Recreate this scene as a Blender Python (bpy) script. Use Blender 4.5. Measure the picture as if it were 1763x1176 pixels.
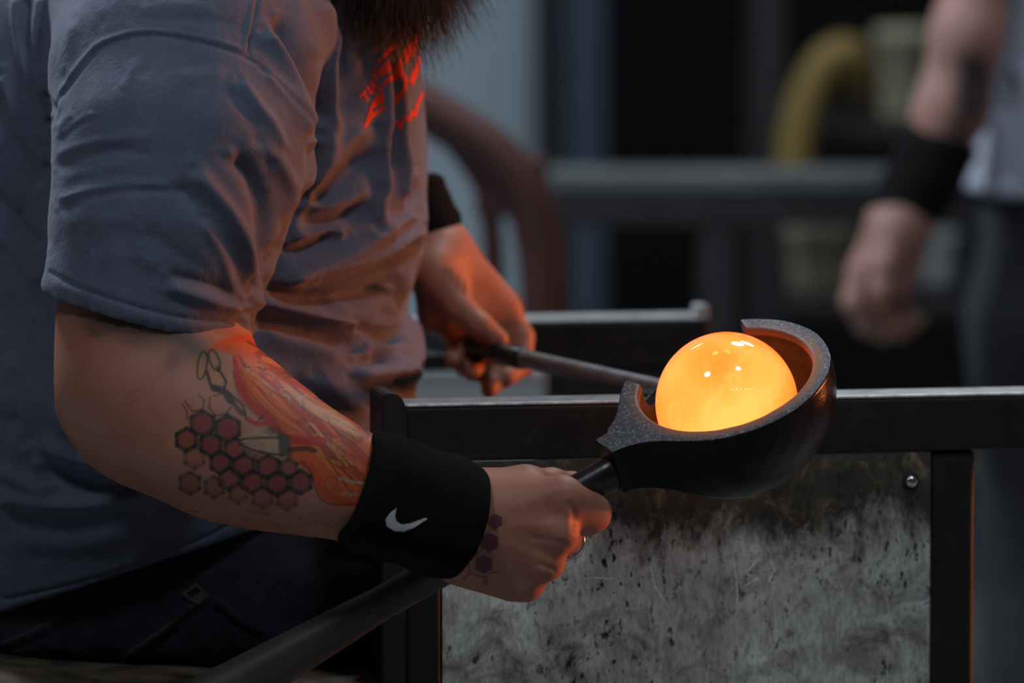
import bpy, bmesh, math, random
import numpy as np
from mathutils import Vector, Matrix

# ------------------------------------------------------------------ camera, world, lights, exposure
scene = bpy.context.scene
COL = scene.collection
for o in list(bpy.data.objects):
    bpy.data.objects.remove(o)
W_PX, H_PX = 1763.0, 1176.0
LENS = 200.0
F_PX = W_PX * LENS / 36.0
PITCH = math.radians(5.5)
CAM = np.array([0.0, -3.9, 1.22])
cam_d = bpy.data.cameras.new('camera')
cam_d.lens = LENS
cam_d.sensor_width = 36.0
cam_d.clip_end = 60
cam_d.dof.use_dof = True
cam_d.dof.focus_distance = 3.86
cam_d.dof.aperture_fstop = 4.3
cam_o = bpy.data.objects.new('camera', cam_d)
COL.objects.link(cam_o)
cam_o.location = CAM
cam_o.rotation_euler = (math.pi / 2 - PITCH, 0, 0)
scene.camera = cam_o

world = bpy.data.worlds.new('room_ambient')
scene.world = world
world.use_nodes = True
world.node_tree.nodes['Background'].inputs[0].default_value = (0.7, 0.85, 1.0, 1)
world.node_tree.nodes['Background'].inputs[1].default_value = 0.025


def area_light(name, loc, target, size, size_y, power, col):
    d = bpy.data.lights.new(name, 'AREA')
    d.shape = 'RECTANGLE'
    d.size, d.size_y = size, size_y
    d.energy = power
    d.color = col
    o = bpy.data.objects.new(name, d)
    COL.objects.link(o)
    o.location = loc
    o.rotation_euler = (Vector(target) - Vector(loc)).to_track_quat('-Z', 'Y').to_euler()
    return o


LAMP = [('ceiling_lamp', (-1.10, 1.25, 2.75), (-0.1, 0.1, 0.95), 0.6, 60),
        ('ceiling_lamp', (0.62, 1.25, 3.0), (0.0, 0.1, 0.9), 0.5, 14),
        ('ceiling_lamp', (-1.25, -1.3, 2.95), (0.1, 0.0, 0.8), 0.45, 11),
        ('ceiling_lamp', (0.9, -1.2, 3.3), (0.25, 0.0, 0.6), 0.35, 15),
        ('ceiling_lamp', (1.2, 2.2, 3.4), (0.9, 2.2, 0.8), 0.7, 12),
        ('ceiling_lamp', (-1.2, 2.6, 3.2), (-0.3, 4.0, 1.2), 0.7, 18)]
for nm, loc, tg, dia, pw in LAMP:
    lo_ = area_light(nm, loc, tg, dia, dia, pw, (0.86, 0.94, 1.0))
    lo_.data.shape = 'DISK'
for i in range(6):                      # a row of small spotlights over the front of the hall
    d_ = bpy.data.lights.new('hall_spotlight', 'POINT')
    d_.energy = 1.3
    d_.shadow_soft_size = 0.045
    d_.color = (0.95, 0.97, 1.0)
    o_ = bpy.data.objects.new('hall_spotlight', d_)
    COL.objects.link(o_)
    o_.location = (0.45 + 0.42 * i, -2.6, 2.15 + 0.06 * i)

scene.view_settings.view_transform = 'Standard'
scene.view_settings.look = 'None'
scene.view_settings.exposure = 0.0
scene.view_settings.gamma = 1.0
scene.view_settings.use_curve_mapping = False
scene.cycles.sample_clamp_indirect = 4.0
scene.cycles.max_bounces = 6
scene.cycles.use_denoising = True

FWD = np.array([0.0, math.cos(PITCH), -math.sin(PITCH)])
UP = np.array([0.0, math.sin(PITCH), math.cos(PITCH)])
RIGHT = np.array([1.0, 0.0, 0.0])


def P(px, py, Y=0.0):
    """world point on the vertical plane at depth Y that the photograph shows at (px, py)"""
    d = FWD + RIGHT * ((px - 881.5) / F_PX) + UP * ((588.0 - py) / F_PX)
    return CAM + d * ((Y - CAM[1]) / d[1])


def proj(V):
    R = V - CAM
    z = R @ FWD
    return 881.5 + F_PX * (R @ RIGHT) / z, 588.0 - F_PX * (R @ UP) / z


# ------------------------------------------------------------------ helpers: mesh building
def mesh_np(name, V, F):
    """F: (n,4) or (n,3) int array or a list of faces"""
    me = bpy.data.meshes.new(name)
    if isinstance(F, np.ndarray):
        n, k = F.shape
        me.vertices.add(len(V))
        me.vertices.foreach_set('co', np.ascontiguousarray(V, dtype=np.float32).ravel())
        me.loops.add(n * k)
        me.loops.foreach_set('vertex_index', F.astype(np.int32).ravel())
        me.polygons.add(n)
        me.polygons.foreach_set('loop_start', np.arange(0, n * k, k, dtype=np.int32))
        me.update(calc_edges=True)
        me.validate()
    else:
        me.from_pydata([tuple(v) for v in V], [], [tuple(f) for f in F])
        me.update()
    return me


def get_co(me):
    a = np.empty(len(me.vertices) * 3, np.float32)
    me.vertices.foreach_get('co', a)
    return a.reshape(-1, 3).astype(np.float64)


def set_co(me, V):
    me.vertices.foreach_set('co', np.ascontiguousarray(V, dtype=np.float32).ravel())
    me.update()


def get_no(me):
    a = np.empty(len(me.vertices) * 3, np.float32)
    me.vertex_normals.foreach_get('vector', a)
    return a.reshape(-1, 3).astype(np.float64)


def smooth(me, on=True):
    me.polygons.foreach_set('use_smooth', np.full(len(me.polygons), on, dtype=bool))


def root_of(o):
    while o.parent:
        o = o.parent
    return o


def link(name, me, mat=None, parent=None, sm=True, origin=None):
    """mesh data comes in world coordinates; only top-level objects carry a location"""
    off = np.array(root_of(parent).location) if parent else (np.array(origin) if origin is not None else None)
    if off is not None:
        V = get_co(me)
        set_co(me, V - off)
    o = bpy.data.objects.new(name, me)
    COL.objects.link(o)
    if parent:
        o.parent = parent
    elif origin is not None:
        o.location = origin
    if mat:
        me.materials.append(mat)
    smooth(me, sm)
    return o


def empty(name, loc, label, cat, group=None):
    o = bpy.data.objects.new(name, None)
    o.empty_display_size = 0.1
    COL.objects.link(o)
    o.location = loc
    tag(o, label, cat, group)
    return o


def tag(o, label=None, cat=None, group=None, kind=None):
    if label: o['label'] = label
    if cat: o['category'] = cat
    if group: o['group'] = group
    if kind: o['kind'] = kind
    return o


def subdivided(me, lv=1):
    o = bpy.data.objects.new('tmp', me)
    COL.objects.link(o)
    m = o.modifiers.new('s', 'SUBSURF')
    m.levels = lv
    m.render_levels = lv
    dg = bpy.context.evaluated_depsgraph_get()
    dg.update()
    r = bpy.data.meshes.new_from_object(o.evaluated_get(dg))
    bpy.data.objects.remove(o)
    return r


def bm_mesh(name, bm):
    me = bpy.data.meshes.new(name)
    bmesh.ops.recalc_face_normals(bm, faces=bm.faces)
    bm.to_mesh(me)
    bm.free()
    return me


def box_mesh(c, ax, half, bevel=0.0, seg=2, name='box'):
    """box with centre c, axes rows of ax, half sizes, bevelled edges"""
    bm = bmesh.new()
    bmesh.ops.create_cube(bm, size=2.0)
    for v in bm.verts:
        v.co = Vector((v.co.x * half[0], v.co.y * half[1], v.co.z * half[2]))
    if bevel > 0:
        bmesh.ops.bevel(bm, geom=list(bm.edges), offset=bevel, segments=seg, affect='EDGES', profile=0.5)
    A = np.array(ax, float)
    for v in bm.verts:
        w = np.array(c) + A[0] * v.co.x + A[1] * v.co.y + A[2] * v.co.z
        v.co = Vector(w)
    return bm_mesh(name, bm)


def frame_of(d, ref=(0, 0, 1)):
    d = np.array(d, float); d /= np.linalg.norm(d)
    r = np.array(ref, float)
    if abs(d @ r) > 0.95:
        r = np.array([1.0, 0, 0])
    s = np.cross(d, r); s /= np.linalg.norm(s)
    t = np.cross(s, d)
    return d, s, t


def tube_mesh(pts, radii, nseg=24, cap=True, name='tube', squash=None):
    """swept tube through pts (n,3) with radii; squash=(vector, factor)"""
    pts = np.array(pts, float)
    n = len(pts)
    radii = np.broadcast_to(np.array(radii, float), (n,))
    tang = np.gradient(pts, axis=0)
    tang /= np.linalg.norm(tang, axis=1)[:, None]
    _, s, t = frame_of(tang[0])
    V = []
    th = np.linspace(0, 2 * math.pi, nseg, endpoint=False)
    for i in range(n):
        d = tang[i]
        s = s - d * (s @ d); s /= np.linalg.norm(s)
        t = np.cross(s, d)
        ring = pts[i] + radii[i] * (np.cos(th)[:, None] * s + np.sin(th)[:, None] * t)
        V.append(ring)
    V = np.concatenate(V)
    F = []
    for i in range(n - 1):
        for j in range(nseg):
            k = (j + 1) % nseg
            F.append((i * nseg + j, i * nseg + k, (i + 1) * nseg + k, (i + 1) * nseg + j))
    if cap:
        F.append(tuple(range(nseg - 1, -1, -1)))
        F.append(tuple((n - 1) * nseg + j for j in range(nseg)))
    me = mesh_np(name, V, F)
    bm = bmesh.new(); bm.from_mesh(me)
    bmesh.ops.recalc_face_normals(bm, faces=bm.faces)
    bm.to_mesh(me); bm.free()
    return me


def spline(pts, n):
    """Catmull-Rom through pts"""
    p = np.array(pts, float)
    q = np.vstack([2 * p[0] - p[1], p, 2 * p[-1] - p[-2]])
    m = len(p) - 1
    out = []
    for u in np.linspace(0, m - 1e-9, n):
        i = int(u); f = u - i
        a, b, c, d = q[i], q[i + 1], q[i + 2], q[i + 3]
        out.append(0.5 * ((2 * b) + (c - a) * f + (2 * a - 5 * b + 4 * c - d) * f * f + (3 * b - a - 3 * c + d) * f ** 3))
    return np.array(out)


# ------------------------------------------------------------------ helpers: implicit surfaces
class SDF:
    def __init__(s, lo, hi, h):
        s.lo = np.array(lo, float); s.h = h
        s.n = np.ceil((np.array(hi, float) - s.lo) / h).astype(int) + 1
        s.f = np.full(s.n, 1.0, np.float32)

    def box(s, lo, hi):
        if lo is None:
            a, b = np.zeros(3, int), s.n
        else:
            a = np.clip(np.floor((np.array(lo) - s.lo) / s.h).astype(int), 0, s.n)
            b = np.clip(np.ceil((np.array(hi) - s.lo) / s.h).astype(int) + 1, 0, s.n)
        sl = tuple(slice(i, j) for i, j in zip(a, b))
        ax = [(s.lo[i] + s.h * np.arange(a[i], b[i])).astype(np.float32) for i in range(3)]
        return sl, ax[0][:, None, None], ax[1][None, :, None], ax[2][None, None, :]

    def add(s, prim, k=0.0):
        fn, lo, hi = prim
        m = k + 3 * s.h
        sl, X, Y, Z = s.box(None if lo is None else np.array(lo) - m, None if hi is None else np.array(hi) + m)
        a = s.f[sl]
        if a.size == 0: return s
        d = fn(X, Y, Z)
        if k > 0:
            h = np.maximum(k - np.abs(a - d), 0) / k
            s.f[sl] = np.minimum(a, d) - h * h * k * 0.25
        else:
            s.f[sl] = np.minimum(a, d)
        return s

    def cut(s, prim, k=0.0):
        fn, lo, hi = prim
        m = k + 3 * s.h
        sl, X, Y, Z = s.box(None if lo is None else np.array(lo) - m, None if hi is None else np.array(hi) + m)
        a = s.f[sl]
        if a.size == 0: return s
        d = -fn(X, Y, Z)
        if k > 0:
            h = np.maximum(k - np.abs(a - d), 0) / k
            s.f[sl] = np.maximum(a, d) + h * h * k * 0.25
        else:
            s.f[sl] = np.maximum(a, d)
        return s

    def mesh(s, name='sdf'):
        f = s.f
        neg = f < 0
        n = s.n
        cnt = np.zeros(n - 1, np.uint8)
        for i in (0, 1):
            for j in (0, 1):
                for k in (0, 1):
                    cnt += neg[i:n[0] - 1 + i, j:n[1] - 1 + j, k:n[2] - 1 + k]
        act = (cnt > 0) & (cnt < 8)
        I = np.stack(np.nonzero(act), 1)
        idx = np.full(n - 1, -1, np.int32)
        idx[act] = np.arange(len(I), dtype=np.int32)
        acc = np.zeros((len(I), 3)); num = np.zeros(len(I))
        c = [(0, 0, 0), (1, 0, 0), (0, 1, 0), (1, 1, 0), (0, 0, 1), (1, 0, 1), (0, 1, 1), (1, 1, 1)]
        vals = [f[I[:, 0] + a, I[:, 1] + b, I[:, 2] + d] for a, b, d in c]
        for p, q in ((0, 1), (2, 3), (4, 5), (6, 7), (0, 2), (1, 3), (4, 6), (5, 7), (0, 4), (1, 5), (2, 6), (3, 7)):
            va, vb = vals[p], vals[q]
            x = (va < 0) != (vb < 0)
            den = np.where(x, va - vb, 1)
            t = np.where(x, va / den, 0)
            pa, pb = np.array(c[p], float), np.array(c[q], float)
            pos = pa + t[:, None] * (pb - pa)
            acc += pos * x[:, None]; num += x
        V = s.lo + s.h * (I + acc / num[:, None])
        Fs = []
        for axis in range(3):
            sa = [slice(0, n[i]) for i in range(3)]; sb = list(sa)
            sa[axis] = slice(0, n[axis] - 1); sb[axis] = slice(1, n[axis])
            A = neg[tuple(sa)]; B = neg[tuple(sb)]
            E = np.stack(np.nonzero(A != B), 1)
            u, v = (axis + 1) % 3, (axis + 2) % 3
            ok = (E[:, u] > 0) & (E[:, v] > 0) & (E[:, u] < n[u] - 1) & (E[:, v] < n[v] - 1)
            E = E[ok]
            if len(E) == 0: continue
            inside = A[tuple(E.T)]
            q = []
            for du, dv in ((-1, -1), (0, -1), (0, 0), (-1, 0)):
                e = E.copy(); e[:, u] += du; e[:, v] += dv
                q.append(idx[tuple(e.T)])
            Q = np.stack(q, 1)
            Q[~inside] = Q[~inside][:, ::-1]
            Fs.append(Q)
        return mesh_np(name, V, np.concatenate(Fs))


def cone(a, b, ra, rb=None, sq=None):
    """capsule tapering from ra to rb; sq=(axis vector, factor>1 flattens along it)"""
    rb = ra if rb is None else rb
    a = np.array(a, np.float32); b = np.array(b, np.float32)
    ba = b - a
    L2 = max(float(ba @ ba), 1e-12)
    r = max(ra, rb) * (1.0 if sq is None or sq[1] >= 1 else 1.0 / sq[1])
    lo = np.minimum(a, b) - r; hi = np.maximum(a, b) + r

    def fn(X, Y, Z):
        x, y, z = X - a[0], Y - a[1], Z - a[2]
        t = np.clip((x * ba[0] + y * ba[1] + z * ba[2]) / L2, 0, 1)
        x = x - t * ba[0]; y = y - t * ba[1]; z = z - t * ba[2]
        R = ra + t * (rb - ra)
        if sq is None:
            return np.sqrt(x * x + y * y + z * z) - R
        n, k = np.array(sq[0], float), sq[1]
        n = n / np.linalg.norm(n)
        c = x * n[0] + y * n[1] + z * n[2]
        return (np.sqrt(x * x + y * y + z * z + c * c * (k * k - 1)) - R) / max(k, 1.0)
    return fn, lo, hi


def ball(c, r):
    return cone(c, np.array(c) + (0, 0, 1e-5), r)


def ellipsoid(c, ax, r):
    c = np.array(c, float); A = np.array(ax, float); r = np.array(r, float)
    m = r.max()

    def fn(X, Y, Z):
        x, y, z = X - c[0], Y - c[1], Z - c[2]
        q = 0
        for i in range(3):
            q = q + ((x * A[i, 0] + y * A[i, 1] + z * A[i, 2]) / r[i]) ** 2
        return (np.sqrt(q) - 1) * r.min()
    return fn, c - m, c + m


def half(p, n, lo=None, hi=None):
    """half space on the side the normal points away from is inside (negative)"""
    n = np.array(n, float); n /= np.linalg.norm(n)
    p = np.array(p, float)
    return (lambda X, Y, Z: (X - p[0]) * n[0] + (Y - p[1]) * n[1] + (Z - p[2]) * n[2]), lo, hi


def inter(*prims):
    los = [p[1] for p in prims if p[1] is not None]
    his = [p[2] for p in prims if p[2] is not None]
    lo = np.max(los, axis=0) if los else None
    hi = np.min(his, axis=0) if his else None

    def fn(X, Y, Z):
        d = prims[0][0](X, Y, Z)
        for p in prims[1:]:
            d = np.maximum(d, p[0](X, Y, Z))
        return d
    return fn, lo, hi


def seg_dist(x, y, pts):
    """distance of points to a polyline, all in photograph pixels"""
    d = np.full(x.shape, 1e9)
    pts = np.array(pts, float)
    for (ax, ay), (bx, by) in zip(pts[:-1], pts[1:]):
        ux, uy = bx - ax, by - ay
        L = ux * ux + uy * uy + 1e-9
        t = np.clip(((x - ax) * ux + (y - ay) * uy) / L, 0, 1)
        d = np.minimum(d, np.hypot(x - ax - t * ux, y - ay - t * uy))
    return d


def in_poly(x, y, pts):
    r = np.zeros(x.shape, bool)
    pts = np.array(pts, float)
    for (x0, y0), (x1, y1) in zip(pts, np.roll(pts, -1, axis=0)):
        c = ((y0 > y) != (y1 > y))
        r ^= c & (x < (x1 - x0) * (y - y0) / (y1 - y0 + 1e-12) + x0)
    return r


def facing(me, V=None):
    V = get_co(me) if V is None else V
    N = get_no(me)
    T = CAM - V
    T /= np.linalg.norm(T, axis=1)[:, None]
    return (N * T).sum(1), N


def sculpt(me, lines, step=(-0.15, 0.2)):
    """raise (+) or sink (-) a surface along strokes: (points in px, height m, width px)"""
    V = get_co(me)
    fc, N = facing(me, V)
    w = np.clip((fc - step[0]) / (step[1] - step[0]), 0, 1)
    x, y = proj(V)
    D = np.zeros(len(V))
    for pts, amp, wid in lines:
        p = np.array(pts, float)
        m = (w > 0) & (x > p[:, 0].min() - 3 * wid) & (x < p[:, 0].max() + 3 * wid) & (y > p[:, 1].min() - 3 * wid) & (y < p[:, 1].max() + 3 * wid)
        if not m.any(): continue
        sp = spline(p, max(8, 6 * len(p)))
        d = seg_dist(x[m], y[m], sp[:, :2])
        # strokes fade towards both ends
        e = np.minimum(np.hypot(x[m] - p[0, 0], y[m] - p[0, 1]), np.hypot(x[m] - p[-1, 0], y[m] - p[-1, 1]))
        fade = np.clip(e / (2.2 * wid), 0, 1)
        fade = fade * fade * (3 - 2 * fade)
        D[m] += amp * np.exp(-(d / wid) ** 2) * fade
    set_co(me, V + N * (D * w)[:, None])


def drape(name, target, inside, x0, x1, y0, y1, step, lift, mat, parent):
    """flat print: a fine grid laid on the surface of target where inside(x, y) holds"""
    bpy.context.view_layer.update()
    xs = np.arange(x0, x1 + step, step); ys = np.arange(y0, y1 + step, step)
    gx, gy = np.meshgrid(xs, ys, indexing='ij')
    cx, cy = gx[:-1, :-1] + step / 2, gy[:-1, :-1] + step / 2
    m = inside(cx, cy)
    need = np.zeros(gx.shape, bool)
    for a in (0, 1):
        for b in (0, 1):
            need[a:gx.shape[0] - 1 + a, b:gx.shape[1] - 1 + b] |= m
    off = target.matrix_world.translation.copy()
    o = Vector(CAM) - off
    vid = {}
    V = []
    for i, j in zip(*np.nonzero(need)):
        d = Vector(P(gx[i, j], gy[i, j], 0.0)) - Vector(CAM)
        d.normalize()
        ok, loc, nor, _ = target.ray_cast(o, d)
        if ok:
            vid[(i, j)] = len(V)
            V.append(np.array(loc + nor * lift + off))
    F = []
    for i, j in zip(*np.nonzero(m)):
        q = [(i, j), (i, j + 1), (i + 1, j + 1), (i + 1, j)]
        if all(k in vid for k in q):
            ids = [vid[k] for k in q]
            y = [V[k][1] for k in ids]
            if max(y) - min(y) < 0.012:
                F.append(ids)
    me = mesh_np(name, np.array(V), np.array(F))
    return link(name, me, mat, parent)


# ------------------------------------------------------------------ helpers: materials
def lin(c):
    return tuple((v / 12.92 if v <= 0.04045 else ((v + 0.055) / 1.055) ** 2.4) for v in c)


class NT:
    def __init__(s, name):
        s.m = bpy.data.materials.new(name)
        s.m.use_nodes = True
        s.t = s.m.node_tree
        s.b = s.t.nodes['Principled BSDF']

    def n(s, kind, **kw):
        x = s.t.nodes.new(kind)
        for k, v in kw.items():
            if k in x.inputs: x.inputs[k].default_value = v
            else: setattr(x, k, v)
        return x

    def l(s, a, b):
        s.t.links.new(a, b)

    def coord(s, kind='Object', scale=(1, 1, 1), rot=(0, 0, 0)):
        c = s.n('ShaderNodeTexCoord')
        mp = s.n('ShaderNodeMapping')
        mp.inputs['Scale'].default_value = scale
        mp.inputs['Rotation'].default_value = rot
        s.l(c.outputs[kind], mp.inputs[0])
        return mp.outputs[0]

    def noise(s, vec, scale, detail=4, rough=0.55, dist=0.0):
        x = s.n('ShaderNodeTexNoise')
        x.inputs['Scale'].default_value = scale
        x.inputs['Detail'].default_value = detail
        x.inputs['Roughness'].default_value = rough
        x.inputs['Distortion'].default_value = dist
        s.l(vec, x.inputs['Vector'])
        return x.outputs['Fac']

    def ramp(s, fac, stops, interp='LINEAR'):
        r = s.n('ShaderNodeValToRGB')
        r.color_ramp.interpolation = interp
        e = r.color_ramp.elements
        while len(e) < len(stops): e.new(0.5)
        for i, (p, c) in enumerate(stops):
            e[i].position = p
            e[i].color = (*c, 1) if len(c) == 3 else c
        s.l(fac, r.inputs[0])
        return r.outputs['Color']

    def mix(s, fac, a, b, mode='MIX'):
        x = s.n('ShaderNodeMix', data_type='RGBA', blend_type=mode)
        for sock, v in ((x.inputs[0], fac), (x.inputs[6], a), (x.inputs[7], b)):
            if hasattr(v, 'links'): s.l(v, sock)
            elif isinstance(v, (int, float)): sock.default_value = v
            else: sock.default_value = (*v, 1) if len(v) == 3 else v
        return x.outputs[2]

    def math(s, op, a, b=0.0, clamp=False):
        x = s.n('ShaderNodeMath', operation=op, use_clamp=clamp)
        for sock, v in ((x.inputs[0], a), (x.inputs[1], b)):
            if hasattr(v, 'links'): s.l(v, sock)
            else: sock.default_value = v
        return x.outputs[0]

    def bump(s, h, strength=0.3, dist=0.001, prev=None):
        b = s.n('ShaderNodeBump')
        b.inputs['Strength'].default_value = strength
        b.inputs['Distance'].default_value = dist
        s.l(h, b.inputs['Height'])
        if prev is not None: s.l(prev, b.inputs['Normal'])
        return b.outputs[0]

    def set(s, **kw):
        for k, v in kw.items():
            sock = s.b.inputs[k.replace('_', ' ')]
            if hasattr(v, 'links'): s.l(v, sock)
            elif isinstance(v, tuple) and len(v) == 3 and sock.type == 'RGBA': sock.default_value = (*v, 1)
            else: sock.default_value = v
        return s.m


def plain(name, col, rough=0.6, metal=0.0, scale=30.0, var=0.25, bump=0.2, dist=0.0008, spec=0.5, bscale=None):
    t = NT(name)
    v = t.coord()
    f = t.noise(v, scale)
    c = t.ramp(f, [(0.25, tuple(x * (1 - var) for x in col)), (0.75, tuple(x * (1 + var) for x in col))])
    t.set(Base_Color=c, Roughness=rough, Metallic=metal, Specular_IOR_Level=spec)
    t.set(Normal=t.bump(t.noise(v, bscale or scale * 6), bump, dist))
    return t.m

# ------------------------------------------------------------------ materials
def mat_steel_dark():
    t = NT('dark_mill_steel')
    v = t.coord()
    f = t.noise(v, 14, 6, 0.65)
    c = t.ramp(f, [(0.3, (0.017, 0.0165, 0.016)), (0.7, (0.034, 0.0325, 0.0315))])
    r = t.ramp(t.noise(v, 60, 4), [(0.3, (0.38,) * 3), (0.7, (0.6,) * 3)])
    t.set(Base_Color=c, Metallic=0.35, Roughness=r, Specular_IOR_Level=0.35)
    t.set(Normal=t.bump(t.noise(v, 220, 3), 0.15, 0.0004))
    return t.m


def mat_steel_worn():
    t = NT('worn_bare_steel')
    v = t.coord(scale=(1, 1, 1))
    f = t.noise(v, 45, 6, 0.7)
    c = t.ramp(f, [(0.3, (0.16, 0.165, 0.17)), (0.62, (0.42, 0.43, 0.44)), (0.75, (0.7, 0.71, 0.72))])
    t.set(Base_Color=c, Metallic=0.3, Roughness=t.ramp(f, [(0.3, (0.6,) * 3), (0.7, (0.38,) * 3)]))
    t.set(Normal=t.bump(t.noise(v, 300, 3), 0.25, 0.0004))
    return t.m


def mat_panel():
    t = NT('sooty_galvanised_sheet')
    v = t.coord()
    z = t.n('ShaderNodeSeparateXYZ')
    t.l(v, z.inputs[0])
    big = t.noise(v, 26, 8, 0.72)
    base = t.ramp(big, [(0.3, lin((0.70, 0.715, 0.67))), (0.5, lin((0.88, 0.895, 0.87))), (0.7, lin((0.95, 0.96, 0.95)))])
    # chalky vertical wipes
    wv = t.coord(scale=(6, 6, 1.0))
    wipe = t.noise(wv, 9, 6, 0.6, 0.3)
    base = t.mix(t.ramp(wipe, [(0.5, (0,) * 3), (0.75, (0.55,) * 3)]), base, lin((0.88, 0.9, 0.92)))
    fine = t.noise(t.coord(scale=(1, 1, 0.35)), 330, 4, 0.7)
    base = t.mix(t.ramp(fine, [(0.33, (0.5,) * 3), (0.56, (0.0,) * 3)]), base, lin((0.45, 0.46, 0.44)))
    # brownish grime
    grime = t.noise(v, 24, 7, 0.72, 0.6)
    base = t.mix(t.ramp(grime, [(0.46, (0,) * 3), (0.66, (0.85,) * 3)]), base, lin((0.36, 0.34, 0.27)))
    # small black pits, stretched downwards
    pv = t.coord(scale=(1, 1, 0.5))
    pit = t.noise(pv, 230, 3, 0.6)
    area = t.noise(v, 9, 3, 0.5)
    pits = t.math('MULTIPLY', t.ramp(pit, [(0.585, (0,) * 3), (0.63, (1,) * 3)]), t.ramp(area, [(0.38, (0,) * 3), (0.62, (1,) * 3)]))
    base = t.mix(pits, base, (0.012, 0.012, 0.012))
    # a coarser scatter of dark chips
    cv = t.coord(scale=(1, 1, 0.4), rot=(0, 0.35, 0))
    chip = t.ramp(t.noise(cv, 110, 4, 0.7), [(0.63, (0,) * 3), (0.68, (0.9,) * 3)])
    base = t.mix(chip, base, (0.016, 0.017, 0.016))
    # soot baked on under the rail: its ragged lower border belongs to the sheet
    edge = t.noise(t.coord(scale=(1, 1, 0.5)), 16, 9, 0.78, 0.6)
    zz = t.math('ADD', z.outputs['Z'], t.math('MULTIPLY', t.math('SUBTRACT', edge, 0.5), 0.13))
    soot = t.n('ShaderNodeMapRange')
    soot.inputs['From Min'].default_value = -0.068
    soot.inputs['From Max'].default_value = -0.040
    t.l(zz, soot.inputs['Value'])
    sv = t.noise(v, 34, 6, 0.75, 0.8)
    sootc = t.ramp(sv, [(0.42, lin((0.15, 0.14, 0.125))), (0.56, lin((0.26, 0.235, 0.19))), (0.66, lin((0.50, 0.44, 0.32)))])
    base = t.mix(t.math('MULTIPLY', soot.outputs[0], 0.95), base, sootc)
    t.set(Base_Color=base, Roughness=0.62, Metallic=0.0, Specular_IOR_Level=0.3)
    t.set(Normal=t.bump(t.noise(v, 120, 5), 0.3, 0.0006))
    return t.m


def mat_char():
    """charred fruitwood: black outside, reddish brown on the wet inside of the cup"""
    t = NT('charred_wood')
    v = t.coord()
    a = t.n('ShaderNodeAttribute', attribute_name='inside')
    f = t.noise(v, 90, 5, 0.7)
    outc = t.ramp(f, [(0.3, (0.004, 0.004, 0.0045)), (0.7, (0.010, 0.010, 0.011))])
    rim = t.ramp(t.noise(v, 420, 5, 0.85), [(0.3, (0.024, 0.026, 0.031)), (0.54, (0.072, 0.076, 0.09)), (0.66, (0.42, 0.44, 0.52))])
    inc = t.ramp(t.noise(t.coord(scale=(1, 1, 3)), 40, 5, 0.6), [(0.3, (0.026, 0.016, 0.012)), (0.7, (0.06, 0.034, 0.024))])
    sp = t.n('ShaderNodeSeparateColor')
    t.l(a.outputs['Color'], sp.inputs[0])
    c = t.mix(sp.outputs['Red'], outc, inc)
    c = t.mix(sp.outputs['Green'], c, rim)
    c = t.mix(sp.outputs['Blue'], c, (0.36, 0.16, 0.10))  # brown band paints the hot glass's orange glow onto the lip
    rg = t.mix(sp.outputs['Green'], t.mix(sp.outputs['Red'], (0.2,) * 3, (0.8,) * 3), (0.45,) * 3)
    sg = t.mix(sp.outputs['Green'], t.mix(sp.outputs['Red'], (0.22,) * 3, (0.05,) * 3), (0.4,) * 3)
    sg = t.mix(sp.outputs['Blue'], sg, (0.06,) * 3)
    t.set(Base_Color=c, Roughness=rg, Specular_IOR_Level=sg)
    t.set(Normal=t.bump(t.noise(v, 420, 4, 0.7), 0.35, 0.0006))
    return t.m


def mat_hot_glass():
    t = NT('glowing_hot_glass')
    v = t.coord()
    lw = t.n('ShaderNodeLayerWeight', Blend=0.32)
    swirl = t.noise(v, 26, 5, 0.55, 1.6)
    vor = t.n('ShaderNodeTexVoronoi', feature='SMOOTH_F1')
    vor.inputs['Scale'].default_value = 17
    vor.inputs['Smoothness'].default_value = 0.25
    t.l(t.coord(rot=(0.4, 0.7, 0.2)), vor.inputs['Vector'])
    core = t.ramp(vor.outputs['Distance'], [(0.15, (1.9, 0.35, 0.036)), (0.42, (2.1, 0.49, 0.066)), (0.7, (2.3, 0.68, 0.13))])
    core = t.mix(t.ramp(swirl, [(0.5, (0,) * 3), (0.75, (0.75,) * 3)]), core, (3.2, 0.72, 0.17))
    edge = (1.6, 0.15, 0.015)
    fac = t.math('POWER', lw.outputs['Facing'], 1.7)
    col = t.mix(fac, core, edge)
    streak = t.ramp(t.noise(t.coord(scale=(1, 1, 0.25), rot=(0.2, 0.9, 0.3)), 90, 2, 0.5), [(0.7, (0,) * 3), (0.76, (0.7,) * 3)])
    col = t.mix(streak, col, (3.2, 0.85, 0.22))
    t.set(Base_Color=(0.0, 0.0, 0.0), Roughness=0.04, Specular_IOR_Level=0.6)
    t.set(Emission_Color=col, Emission_Strength=1.0)
    t.set(Normal=t.bump(t.noise(v, 30, 2), 0.06, 0.002))
    return t.m


def mat_cotton(name, c0, c1):
    t = NT(name)
    v = t.coord()
    f = t.noise(v, 60, 5, 0.7)
    fine = t.noise(v, 1100, 2, 0.6)
    c = t.ramp(f, [(0.3, c0), (0.7, c1)])
    c = t.mix(t.ramp(fine, [(0.3, (0.0,) * 3), (0.8, (0.28,) * 3)]), c, tuple(x * 1.9 for x in c1))
    t.set(Base_Color=c, Roughness=0.92, Specular_IOR_Level=0.12, Sheen_Weight=0.12, Sheen_Roughness=0.5)
    b = t.bump(fine, 0.35, 0.0005)
    b = t.bump(t.noise(v, 90, 5, 0.6), 0.35, 0.0022, b)
    t.set(Normal=t.bump(t.noise(v, 300, 4), 0.45, 0.0008, b))
    return t.m


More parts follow.
